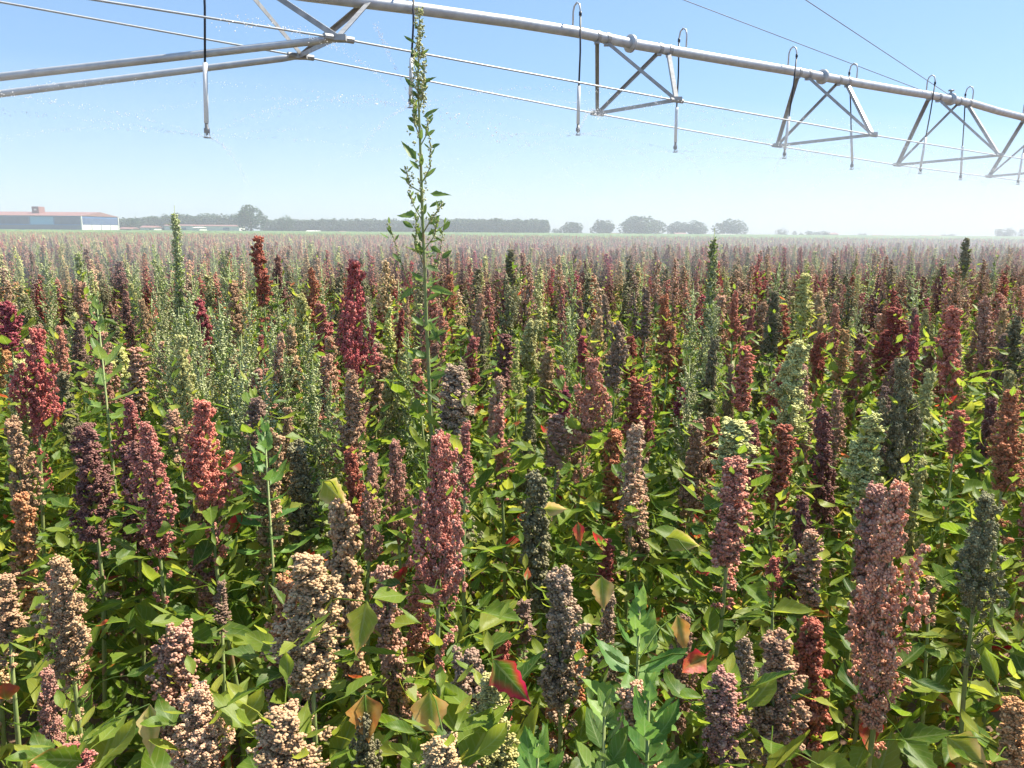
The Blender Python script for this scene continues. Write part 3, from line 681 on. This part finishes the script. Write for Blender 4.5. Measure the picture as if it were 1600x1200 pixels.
put(fo, 'dense mass of red, pink and green quinoa plants filling the field to the horizon', 'crop', kind='stuff')

# low leafy undergrowth between the near stems
uc = bpy.data.collections.new('undergrowth_sources')
for i in range(5):
    me = foliage_mesh('u', M_LEAF, 46, .85, random.uniform(.95, 1.3), 0, .1, 4, .14); o = bpy.data.objects.new(f'undergrowth_source_{i:03d}', me); uc.objects.link(o)
up = []; ui = []; ur = []; us = []
for _ in range(300):
    y = math.sqrt(random.uniform(.62**2, 5.5**2)); x = random.uniform(-.74, .74) * y
    z = random.uniform(.7, .92) if y < 1.5 else random.uniform(.78, 1.04)
    px, py = proj((x, y, z + .03)); bad = False
    for (x0, y0, x1, y1, Y) in BOX:
        if Y > y + .04 and x0 - 40 < px < x1 + 40 and py < y1 - .2 * (y1 - y0): bad = True; break
    if bad: continue
    up.append((x, y, z)); ui.append(random.randrange(5)); ur.append((0, 0, random.uniform(0, 6.28))); us.append((1, 1, 1))
uo = gn_field('undergrowth', up, ui, ur, us, uc)
put(uo, 'tangle of green leaves between the near quinoa stems', 'undergrowth', kind='stuff')

# ------------------------------------------------------------------ green crop beyond the quinoa
m, ns, ln, b = newmat('green_crop'); nz = noise(ns, ln, .5, 8)
ln.new(ramp(ns, ln, nz, [(.3, lin((58, 84, 42))), (.7, lin((104, 130, 66)))]), b.inputs['Base Color']); b.inputs['Roughness'].default_value = .9
gc = MB(); ys = np.concatenate([np.linspace(64, 90, 40), np.linspace(92, 420, 90)]); 
xs = np.linspace(-1, 1, 300); V = []
for y in ys:
    for x in xs: V.append((x * (y * .95 + 20), y + random.uniform(-.2, .2), (0.02 if y < 64.5 else random.uniform(1.0, 1.42))))
nx = len(xs); Fc = np.array([(i*nx+j, i*nx+j+1, (i+1)*nx+j+1, (i+1)*nx+j) for i in range(len(ys)-1) for j in range(nx-1)])
gc.add(V, Fc); put(gc.build('green_crop', m, smooth=False), 'even green crop in a strip beyond the quinoa', 'crop', kind='stuff')

# ------------------------------------------------------------------ trees far off
m, ns, ln, b = newmat('far_foliage'); oi = N(ns, 'ShaderNodeObjectInfo'); nz = noise(ns, ln, .35, 5); tint, age, lu, lv = leafdata(ns, ln)
cc = ramp(ns, ln, mth(ns, ln, 'ADD', mth(ns, ln, 'MULTIPLY', nz, .5), mth(ns, ln, 'MULTIPLY', tint, .5)), [(.2, lin((30, 58, 22))), (.75, lin((60, 90, 34)))])
hs = N(ns, 'ShaderNodeHueSaturation'); ln.new(mth(ns, ln, 'ADD', .85, mth(ns, ln, 'MULTIPLY', oi.outputs['Random'], .35)), hs.inputs['Value']); ln.new(cc, hs.inputs['Color']); ln.new(hs.outputs[0], b.inputs['Base Color']); b.inputs['Roughness'].default_value = .8
M_FAR = m; M_BARK = simple('bark', (.14, .11, .085), .9, 0, 3, (.22, .18, .14))
def crown_cards(mb, lobes, n, size):
    """leaf clumps: small bent faces scattered through the lobes' volume, denser at the skin"""
    for (c, r) in lobes:
        k = int(n * (r[0] * r[2]) / sum(l[1][0] * l[1][2] for l in lobes))
        v = rng.normal(size=(k, 3)); v /= np.linalg.norm(v, axis=1)[:, None]; v *= rng.uniform(.5, 1.05, (k, 1)) ** .5
        P = np.array(c) + v * np.array(r)
        mb.balls(P, rng.uniform(.5, 1., k) * size, rng.uniform(0, 1, k), oct_=True, squash=(1, 1, .45), jit=.35)
def crown_lobes(W, H, z0, k):
    out = [((0, 0, z0 + H * .5), (W * .36, W * .36, H * .44))]
    for i in range(k):
        a = random.uniform(0, 6.28); s = random.uniform(.1, .9); rr = W * .34 * math.sin(math.pi * min(.95, max(.12, s)))
        q = W * random.uniform(.13, .22); out.append(((math.cos(a) * rr, math.sin(a) * rr, z0 + H * (.08 + s * .78)), (q, q, q * .85)))
    return out
def tree(px, top, base, wpx, Y, label, cat='tree', k=14, n=1500):
    p0 = at(px, base, Y); H = (base - top) * Y / F; W = wpx * Y / F
    e = empty('hedgerow_tree', (p0.x, Y, 0), label, cat, 'separate trees along the far edge of the field'); H = at(px, top, Y).z
    t = MB(); t.tube([(0, 0, 0), (.1, 0, H*.25), (0, .1, H*.55)], [W*.04, W*.03, W*.015], 7)
    for i in range(5):
        a = i * 1.3; t.tube([(0, 0, H*(.18+.05*i)), (math.cos(a)*W*.15, math.sin(a)*W*.15, H*(.35+.05*i)), (math.cos(a)*W*.3, math.sin(a)*W*.3, H*(.5+.06*i))], [W*.018, W*.012, W*.005], 5)
    t.build('trunk', M_BARK, e)
    c = MB(); crown_cards(c, crown_lobes(W, H * .92, H * .08, k), n, max(.3, W * .04)); c.build('crown', M_FAR, e, smooth=False)
YT = 430
tree(393, 317, 366, 52, 330, 'big round grey-green tree standing alone left of centre', k=20, n=1800)
tree(893, 347, 369, 40, YT, 'round tree first right of the dark poplar wood')
tree(870, 357, 369, 22, YT, 'low bush tree at the right end of the poplar wood', n=500)
tree(941, 344, 369, 42, YT, 'round tree left of the widest hedgerow tree')
tree(1003, 342, 369, 76, YT, 'widest dark hedgerow tree right of centre', k=24, n=1800)
tree(1058, 346, 369, 40, YT, 'rounded tree between the widest tree and its right neighbour')
tree(1088, 345, 369, 44, YT, 'dense round tree left of the spiky pale weed')
tree(1142, 345, 369, 54, YT, 'broad tree right of the spiky pale weed, last of the hedgerow', k=18, n=1300)
tree(1221, 357, 371, 21, 520, 'small round hazy tree right of the hedgerow', n=500)
tree(1241, 360, 371, 9, 520, 'tiny hazy tree beside the small round one', n=200)
tree(1251, 363, 371, 8, 520, 'second tiny hazy tree, lower, before the long bush row', n=200)
tree(1270, 361, 371, 24, 520, 'left half of the hazy long bush row', n=500)
tree(1287, 361, 371, 20, 520, 'right half of the hazy long bush row', n=500)
tree(1347, 365, 372, 17, 560, 'flat low bush left of the far roofs', n=300)
tree(1570, 356, 374, 32, 480, 'hazy round tree near the right edge', n=900)
tree(1596, 357, 374, 18, 480, 'hazy tree cut by the right edge', n=500)
tree(1480, 366, 373, 22, 560, 'low bush behind the far roofs at right', n=300)
tree(448, 334, 366, 30, 400, 'pale rounded tree in front of the far wood', n=900)
tree(210, 340, 364, 26, 400, 'rounded tree beside the warehouse', n=700)
def wood(name, label, segs, Y, n, colw):
    mb = MB()
    for (x0, t0, x1, t1) in segs:
        k = max(2, int((x1 - x0) / colw))
        for row in range(3):
            for i in range(k + 1):
                u = (i + random.uniform(-.3, .3)) / k; px = x0 + (x1 - x0) * u; Yr = Y + row * 9
                p = at(px, t0 + (t1 - t0) * u + random.uniform(-.8, 1.2), Yr); H = p.z; W = colw * 2.3 * Y / F; H *= random.uniform(.86, 1.03)
                mb.tube([(p.x, Yr, 0), (p.x, Yr, H * .6)], [.22, .1], 5, .2, False, mat=1)
                crown_cards(mb, [((p.x, Yr, H * .5), (W * .5, W * .5, H * .42)), ((p.x, Yr, H * .78), (W * .34, W * .34, H * .22)), ((p.x, Yr, H * .25), (W * .45, W * .45, H * .22))], n, .85)
    put(mb.build(name, [M_FAR, M_BARK], smooth=False), label, 'wood', kind='stuff')
wood('poplar_wood', 'dark even poplar plantation behind the tall weed', [(690, 340, 850, 342)], 430, 260, 7)
wood('far_wood', 'long hazy wood behind the tall weed and the big round tree', [(185, 340, 260, 336), (260, 333, 372, 334), (415, 342, 560, 341), (560, 341, 700, 341)], 540, 170, 8)

# ------------------------------------------------------------------ buildings far off
M_ROOF = simple('terracotta_roof', lin((150, 108, 100)), .8, 0, 1.5, lin((128, 92, 88)))
M_BLUE = simple('blue_cladding', lin((80, 124, 176)), .5, 0, .2, lin((74, 112, 160))); M_BLUE2 = simple('bright_blue_cladding', lin((112, 176, 216)), .5)
M_GLAZ = simple('dark_glazing', lin((60, 80, 118)), .35, 0, .6, lin((84, 102, 134))); M_WALL = simple('white_wall', lin((226, 222, 212)), .7, 0, 2, lin((206, 202, 192))); M_GREY = simple('grey_wall', lin((120, 128, 142)), .7)
M_TAN = simple('tan_wall', lin((196, 168, 148)), .8); M_GROOF = simple('grey_roof', lin((158, 140, 142)), .7)
def warehouse():
    Y = 300; z = lambda py, x=100: at(x, py, Y).z; X = lambda px: at(px, 350, Y).x
    e = empty('warehouse', (X(60), Y, 0), 'long blue-walled warehouse with reddish roof at the left edge', 'warehouse')
    def bx(name, x0, x1, z0, z1, mat, y0=0, d=.2, par=e):
        mb = MB(); mb.box(((x0 + x1) / 2 - X(60), y0 + d / 2, (z0 + z1) / 2), (x1 - x0, d, z1 - z0)); return mb.build(name, mat, par, False)
    ze = z(337); 
    bx('wall', X(-120), X(127), 0, ze, M_BLUE, 0, 28)
    bx('wall', X(48), X(84), z(351), ze - .3, M_BLUE2, -.12, .1)
    bx('wall', X(-120), X(127) - .1, 0, z(352), M_GREY, -.14, .13)
    for a, b_ in ((X(-120), X(46)), (X(86), X(126))): bx('window_band', a, b_, z(350), z(339), M_GLAZ, -.1, .08)
    r = MB(); x0, x1 = X(-122) - X(60), X(128) - X(60)
    r.add([(x0, -.8, ze), (x1, -.8, ze), (x1, 28.8, ze), (x0, 28.8, ze), (x0, 14, z(330)), (x1, 14, z(330))], [(0, 1, 5, 4), (3, 4, 5, 2), (0, 4, 3), (1, 2, 5), (0, 3, 2, 1)]); r.build('roof', M_ROOF, e, False)
    t = bx('roof_hut', X(32), X(43), z(333), z(322), M_ROOF, 8, 4); 
    w_ = MB(); w_.box((X(37.5) - X(60), 7.95, z(327)), (1., .08, .7)); w_.build('window', M_WALL, t, False)
    # end wall seen in perspective: white plinth, dark glazing above, posts and pilasters
    xe = X(127)
    bx('plinth', xe, xe + .12, 0, z(351), M_WALL, .1, 27.8)
    bx('end_glazing', xe, xe + .08, z(350.8), z(340), M_GLAZ, .3, 27.4)
    for yy in (-.15, 27.7): bx('corner_post', xe - .1, xe + .3, 0, ze - .05, M_WALL, yy, .5)
    for yy in (7, 14, 21): bx('pilaster', xe + .13, xe + .2, 0, z(351), M_GREY, yy, .3)
warehouse()
def shed(x0, x1, top, eave, base, Y, label, wm, rm, name='farm_building'):
    a, b_ = at(x0, base, Y), at(x1, base, Y); c = (a.x + b_.x) / 2; wd = b_.x - a.x; zr = at(x0, top, Y).z; ze = at(x0, eave, Y).z
    e = empty(name, (c, Y, 0), label, 'building', 'low buildings beyond the field')
    w_ = MB(); w_.box((0, 4, ze / 2), (wd, 8, ze)); w_.build('wall', wm, e, False)
    r = MB(); h = wd / 2 + .4
    r.add([(-h, -.5, ze + .01), (h, -.5, ze + .01), (h, 8.5, ze + .01), (-h, 8.5, ze + .01), (-h, 4, zr), (h, 4, zr)], [(0, 1, 5, 4), (3, 4, 5, 2), (0, 4, 3), (1, 2, 5), (0, 3, 2, 1)]); r.build('roof', rm, e, False)
    if wd > 4:
        d = MB(); d.box((wd * .22, -.04, ze * .4), (min(3, wd * .15), .06, ze * .8)); d.build('door', M_GREY, e, False)
shed(219, 241, 352.5, 355.5, 360, 380, 'small red-roofed house between the warehouse and the feathery weed', M_WALL, M_ROOF)
shed(257, 300, 350.5, 352.5, 360, 385, 'white low building with red roof behind the feathery weed', M_WALL, M_ROOF)
shed(300, 374, 351, 353, 360, 370, 'long low red-roofed building left of the big round tree', M_WALL, M_ROOF)
shed(302, 312, 354.5, 356, 361, 340, 'small white shed before the long low building', M_WALL, M_WALL)
shed(186, 206, 355, 357.5, 362, 380, 'low tan shed touching the warehouse', M_TAN, M_ROOF)
shed(478, 496, 360, 362, 366, 390, 'little white farmhouse left of the tall weed', M_WALL, M_WALL)
shed(529, 537, 361, 362.5, 366, 390, 'tiny white hut left of the tall weed', M_WALL, M_ROOF)
shed(953, 969, 364, 366, 369, 425, 'tan hut under the hedgerow right of its second tree', M_TAN, M_ROOF)
shed(1056, 1072, 363.5, 365.5, 370, 410, 'pinkish hut under the hedgerow left of the spiky pale weed', M_TAN, M_ROOF)
shed(1128, 1150, 365.5, 366.5, 371, 405, 'white greenhouse roof right of the spiky pale weed', M_WALL, M_WALL)
shed(1156, 1170, 366, 367, 371, 410, 'small white roof at the end of the hedgerow', M_WALL, M_WALL)
shed(1292, 1309, 363.5, 366, 372, 560, 'far pale house at the end of the long bush row', M_WALL, M_ROOF)
shed(1367, 1385, 366.8, 369, 373, 560, 'first far tan roof right of the low bush', M_TAN, M_ROOF)
shed(1387, 1425, 367.8, 369.5, 373, 560, 'long far tan roof second from the left', M_TAN, M_ROOF)
shed(1443, 1492, 367.4, 370, 374, 560, 'longest far tan roof in the hazy right part', M_TAN, M_ROOF)
shed(1527, 1556, 368.5, 371, 375, 560, 'low far roof left of the hazy right tree', M_TAN, M_ROOF)

# ------------------------------------------------------------------ centre-pivot irrigation machine
P0 = Vector((.95, 11.66)); DIR = Vector((.833, .5535)).normalized(); NRM = Vector((DIR.y, -DIR.x))   # NRM points towards the camera side
def on_plane(px, py, off):
    """where the sight line through a photo point meets the upright plane parallel to the pipe at distance off"""
    d = ray(px, py); q = P0 + NRM * off; k = (q.x * NRM.x + q.y * NRM.y) / (d.x * NRM.x + d.y * NRM.y)
    return Vector((0, 0, EYE)) + d * k
pv = empty('irrigation_machine', on_plane(991, 68, 0) * Vector((1, 1, 0)) if False else (P0.x, P0.y, 0), 'galvanised centre-pivot irrigation boom with trusses crossing the sky', 'irrigation boom')
O = Vector((P0.x, P0.y, 0))
pipe_px = [(480, -8), (560, 2), (640, 12), (720, 23), (800, 34), (900, 50), (985, 68), (1072, 83), (1160, 98), (1232, 110), (1285, 120), (1340, 130), (1410, 142), (1447, 148), (1485, 155), (1520, 162), (1560, 174), (1600, 184)]
PP = [on_plane(x, y, 0) for x, y in pipe_px]
lft = PP[0] - PP[1]; s = Vector((-DIR.x, -DIR.y, 0)); zl = PP[0].z
PP = [PP[0] + s * 14 + Vector((0, 0, -.35)), PP[0] + s * 8 + Vector((0, 0, -.2)), PP[0] + s * 3.5 + Vector((0, 0, -.08))] + PP
zr = PP[-1].z
PP += [PP[-1] + Vector((DIR.x, DIR.y, 0)) * k + Vector((0, 0, -.02 * k)) for k in (4, 10, 20, 34)]
mb = MB(); mb.tube([p - O for p in PP], .072, 16); mb.build('pipe', M_GALV, pv)
for px, py in ((405, -22), (985, 68), (1285, 120), (1485, 155)):
    p = on_plane(px, py, 0) - O; mb = MB(); D3 = Vector((DIR.x, DIR.y, 0))
    for k in (-.012, .012): mb.tube([p + D3 * (k - .009), p + D3 * (k + .009)], .125, 20)
    mb.build('flange', M_GALV, pv)
p = on_plane(1485, 155, 0) - O; mb = MB(); mb.tube([p + Vector((0, 0, .07)), p + Vector((0, 0, .16))], .02, 8); mb.box(p + Vector((0, 0, .17)), (.1, .05, .03)); mb.build('cable_bracket', M_STRUT, pv)
# truss panels: far node, near node, and where their four struts meet the pipe (photo points)
HW = .80
PAN = [((933, 178), (1057, 157), 933, 948, 1030, 1045), ((1214, 228), (1363, 211), 1247, 1262, 1310, 1324), ((1402, 258), (1561, 243), 1452, 1466, 1498, 1513), ((1545, 276), (1700, 262), 1600, 1612, 1640, 1655)]
pyat = lambda px: float(np.interp(px, [a for a, b in pipe_px], [b for a, b in pipe_px])) + max(0, px - 1600) * .17
nodesF = []; nodesN = []
def strut(a, b, w_=.045, m=M_STRUT, name='strut'):
    mb = MB(); a = Vector(a); b = Vector(b); d = (b - a).normalized(); u = d.cross(Vector((0, 0, 1))).normalized(); v = u.cross(d)
    for (ou, ov, du, dv) in ((0, w_/2, w_, .006), (w_/2, 0, .006, w_)):      # angle iron: two thin legs
        V = [tuple(q + u * (ou + sx * du/2) + v * (ov + sz * dv/2)) for q in (a, b) for sx in (-1, 1) for sz in (-1, 1)]
        mb.add(V, [(0,1,3,2),(4,6,7,5),(0,4,5,1),(2,3,7,6),(0,2,6,4),(1,5,7,3)])
    return mb.build(name, m, pv, False)
def panel(F_, N_, a, b, c, d):
    f = on_plane(*F_, -HW) - O; n = on_plane(*N_, HW) - O
    mm = (f + n) / 2
    T = lambda px: on_plane(px, pyat(px), 0) - O - Vector((0, 0, .05))
    strut(T(a), f, .055); strut(T(c), f); strut(T(b), n); strut(T(d), n, .055); strut(f, n, .05, name='cross_strut')
    for k_ in (a, b, c, d):       # saddle clamps on the pipe
        q = on_plane(k_, pyat(k_), 0) - O; mb = MB(); D3 = Vector((DIR.x, DIR.y, 0)); mb.tube([q - D3 * .03, q + D3 * .03], .08, 14); mb.box(q - Vector((0, 0, .085)), (.07, .07, .03)); mb.build('saddle_clamp', M_STRUT, pv, False)
    for q in (f, n):
        mb = MB(); D3 = Vector((DIR.x, DIR.y, 0)); mb.tube([q - D3 * .12, q + D3 * .12], .032, 8); mb.box(q + Vector((0, 0, .02)), (.14, .1, .05)); mb.build('truss_joint', M_STRUT, pv, False)
    nodesF.append(f); nodesN.append(n)
# left end panel at the tower
fL = on_plane(470, 88, -HW) - O; nL = on_plane(530, 60, HW) - O
nodesF.append(fL); nodesN.append(nL)
for a, b_, w_ in ((on_plane(352, -52, 0), fL, .055), (on_plane(380, -40, 0), nL, .055), (on_plane(578, 6, 0), nL, .06), (on_plane(566, 8, 0), fL, .05)):
    strut(a - O, b_, w_)
strut(fL, nL, .05, name='cross_strut')
for q in (fL, nL):
    mb = MB(); D3 = Vector((DIR.x, DIR.y, 0)); mb.tube([q - D3 * .16, q + D3 * .16], .036, 8); mb.box(q, (.16, .12, .06)); mb.build('truss_joint', M_STRUT, pv, False)
for P in PAN: panel(*P)
def extend(l, px0, py0, off):
    a = on_plane(px0, py0, off) - O; return [a] + l + [l[-1] + Vector((DIR.x, DIR.y, -.02)) * 12]
for l, st, off in ((nodesN, (150, 0), HW), (nodesF, (0, 3), -HW)):
    a = on_plane(*st, off) - O; pts_ = [a + (a - l[0]) * .5, a] + l + [l[-1] + Vector((DIR.x, DIR.y, -.02)) * 14]
    mb = MB(); mb.tube(pts_, .011, 6); mb.build('truss_rod', M_GALV, pv)
# wheeled tower just outside the left edge, with the two long braces that enter the picture
tw = PP[1] - O; tw = Vector((tw.x, tw.y, PP[1].z)); N3 = Vector((NRM.x, NRM.y, 0)); D3 = Vector((DIR.x, DIR.y, 0))
feet = [Vector((tw.x, tw.y, .55)) + N3 * q for q in (-2.0, 2.0)]
for ft in feet:
    for k in (-.35, .35): mb = MB(); mb.tube([tw + D3 * k * .3, ft + D3 * k], .04, 8); mb.build('tower_leg', M_GALV, pv)
    mb = MB(); mb.tube([ft - D3 * .14, ft + D3 * .14], .54, 24); mb.build('wheel', M_RUBBER, pv)
mb = MB(); mb.tube(feet, .06, 8); mb.build('base_beam', M_GALV, pv)
for (a, off, end, zz) in ((nL, HW, (-60, 127), 9.3), (fL, -HW, (-60, 154), 10.2)):
    e1 = at(*end, zz - .6) - O; j = feet[0].lerp(tw, .25)
    mb = MB(); mb.tube([a, a.lerp(e1, .06), e1, e1 + (e1 - a) * .12], [.028, .038, .042, .042], 12); mb.build('brace_tube', M_GALV, pv)
e1 = at(-60, 127, 8.7) - O; e2 = at(-60, 154, 9.6) - O
for q in (e1, e2): mb = MB(); mb.tube([q, Vector((q.x - .3, q.y, .1))], .05, 10); mb.build('tower_leg', M_GALV, pv)
# stay cables to the bracket
for (px, py, zz, sx, sy) in ((900, -238, 9.5, 1487, 151), (700, -140, 13.5, 1440, 141)):
    mb = MB(); a = on_plane(sx, sy, 0) - O; q = at(px, py, zz) - O; mb.tube([a, q], .0065, 5); mb.build('stay_cable', M_WIRE, pv)

# sprinkler drops: gooseneck, hose, weight and nozzle
def lerp(a, b, t): return a + (b - a) * t
DROPS = [(320, None, 323, 212, 1), (637, 12, 641, 160, 1), (895, 48, 903, 206, 1), (1072, 80, 1055, 234, -1), (1231, 108, 1225, 244, 1), (1338, 129, 1332, 262, -1), (1447, 147, 1437, 269, 1), (1519, 161, 1501, 279, -1), (1598, 182, 1590, 286, 1)]
NOZ = []; names = ['beside the brace tubes at the left', 'behind the tall central weed', 'left of the first full truss panel', 'right of the first full truss panel', 'left in the second truss panel', 'right in the second truss panel', 'left in the third truss panel', 'right in the third truss panel', 'cut by the right edge']
for i, (tx, ty, bx_, by_, sd_) in enumerate(DROPS):
    if ty is None: top = on_plane(312, -46, 0)
    else: top = on_plane(tx, ty, 0)
    off = .16 * sd_; bot = on_plane(bx_, by_, off)
    e = empty('sprinkler_drop', (top.x, top.y, bot.z), f'sprinkler hose with white weight hanging from the boom, {names[i]}', 'sprinkler', 'sprinkler drops along the boom')
    Oe = Vector((top.x, top.y, bot.z)); N3s = N3 * off
    pp = [top + Vector((0, 0, .06)), top + Vector((0, 0, .24)), top + N3s * .15 + Vector((0, 0, .31)), top + N3s * .5 + Vector((0, 0, .345)), top + N3s * .85 + Vector((0, 0, .31)), top + N3s + Vector((0, 0, .22)), top + N3s + Vector((0, 0, .15))]
    mb = MB(); mb.tube([q - Oe for q in pp], .013, 8); mb.build('gooseneck', M_GALV, e)
    h0 = top + N3s + Vector((0, 0, .16)); hb = bot
    mb = MB(); mb.tube([h0 - Oe + Vector((0, 0, .05)), h0 - Oe], .02, 8); mb.build('hose_clamp', M_HOSE, e)
    wt = lerp(h0, hb, .60); wb = lerp(h0, hb, .93)
    mb = MB(); mb.tube([h0 - Oe, lerp(h0, hb, .3) - Oe + D3 * .012, wt - Oe], .0125, 8); mb.build('hose', M_HOSE, e)
    mb = MB(); mb.tube([wt - Oe, wb - Oe], .024, 12); mb.build('weight', M_WGT, e)
    mb = MB(); c = wb - Oe; mb.tube([c, c - Vector((0, 0, .05)), c - Vector((0, 0, .052)), c - Vector((0, 0, .10)), c - Vector((0, 0, .102)), c - Vector((0, 0, .12))], [.018, .02, .03, .03, .012, .012], 12)
    mb.tube([c - Vector((0, 0, .145)), c - Vector((0, 0, .152))], .038, 14)
    for k in range(3):
        a = k * 2.1; mb.tube([c + Vector((math.cos(a)*.026, math.sin(a)*.026, -.1)), c + Vector((math.cos(a)*.03, math.sin(a)*.03, -.146))], .004, 4)
    mb.build('nozzle', M_HOSE, e)
    NOZ.append(wb - Vector((0, 0, .14)))

# ------------------------------------------------------------------ water
m, ns, ln, b = newmat('water_drops'); b.inputs['Base Color'].default_value = (.98, .98, 1, 1); b.inputs['Roughness'].default_value = .3
tr = N(ns, 'ShaderNodeBsdfTranslucent'); tr.inputs[0].default_value = (1, 1, 1, 1); ms = N(ns, 'ShaderNodeMixShader'); ms.inputs[0].default_value = .5
ln.new(b.outputs[0], ms.inputs[1]); ln.new(tr.outputs[0], ms.inputs[2]); ln.new(ms.outputs[0], ns['Material Output'].inputs[0])
mb = MB(); C = []; rr = []
for ni, nz_ in enumerate(NOZ):
    nj = 7
    for j in range(nj):
        a = j * 2 * math.pi / nj + ni; v0 = random.uniform(10, 12.); el = R_(random.uniform(2, 9)); T = random.uniform(.4, .6)
        nd = 260
        for t in np.abs(rng.uniform(0, 1, nd)) * T:
            k = 1 - .25 * t; q = Vector((math.cos(a) * math.cos(el) * v0 * t * k, math.sin(a) * math.cos(el) * v0 * t * k, v0 * math.sin(el) * t - 4.9 * t * t * .75)) + nz_
            C.append(tuple(q + Vector(rng.normal(size=3) * (.006 + .05 * t)))); rr.append(random.uniform(.0025, .006))
    for _ in range(0):
        a = random.uniform(0, 6.28); r = random.uniform(0, 4.5); C.append((nz_.x + math.cos(a) * r, nz_.y + math.sin(a) * r, nz_.z - .1 - random.uniform(0, .08) * r * r)); rr.append(random.uniform(.001, .003))
for _ in range(260):      # stray jet leaking upward near the tall weed
    t = random.random() ** .8; px = 640 - 52 * t - 6 * math.sin(t * 3); py = 158 - 122 * t ** .75; q = at(px + random.gauss(0, 2.5 * t + .5), py + random.gauss(0, 2), 10.2); C.append(tuple(q)); rr.append(random.uniform(.002, .006))
mb.balls(C, np.array(rr), .5, oct_=True)
put(mb.build('water_spray', m, smooth=False), 'fine arcs of water drops sprayed from the hanging sprinklers', 'water spray', kind='stuff')

def vol(name, V, Fc, dens, label, col=(.86, .92, 1), an=.0):
    m = bpy.data.materials.new(name); m.use_nodes = True; ns = m.node_tree.nodes; ns.clear(); o_ = ns.new('ShaderNodeOutputMaterial'); pv_ = ns.new('ShaderNodeVolumePrincipled')
    pv_.inputs['Density'].default_value = dens; pv_.inputs['Color'].default_value = (*col, 1); pv_.inputs['Anisotropy'].default_value = an
    m.node_tree.links.new(pv_.outputs[0], o_.inputs['Volume'])
    mb = MB(); mb.add(V, Fc); o = mb.build(name, m, smooth=False); put(o, label, name, kind='stuff')
    bm = bmesh.new(); bm.from_mesh(o.data); bmesh.ops.recalc_face_normals(bm, faces=bm.faces); bm.to_mesh(o.data); bm.free(); return o
BF = [(0,1,3,2),(4,6,7,5),(0,4,5,1),(2,3,7,6),(0,2,6,4),(1,5,7,3)]
vol('haze', [(x, y, z) for x in (-760, 760) for y in (-70, 760) for z in (-1, 32)], BF, .00025, 'pale haze that fades the far trees')
# drifting spray under the boom: a long lens-shaped body of thin mist
V = []; Fc = []; A = Vector((P0.x, P0.y, 0)) - D3 * 14; B_ = Vector((P0.x, P0.y, 0)) + D3 * 40; K = 12; Sg = 9
for i in range(Sg):
    t = i / (Sg - 1); c = A.lerp(B_, t); s_ = math.sin(math.pi * (.06 + .88 * t)) ** .5
    for j in range(K):
        a = 2 * math.pi * j / K; V.append(tuple(c + N3 * math.cos(a) * 8.5 * s_ + Vector((0, 0, 2.0 + math.sin(a) * 1.15 * s_))))
Fc = [(i*K+j, i*K+(j+1) % K, (i+1)*K+(j+1) % K, (i+1)*K+j) for i in range(Sg-1) for j in range(K)] + [tuple(range(K))[::-1], tuple(range((Sg-1)*K, Sg*K))]
vol('mist', V, Fc, .024, 'thin drifting mist under the sprinkler boom')
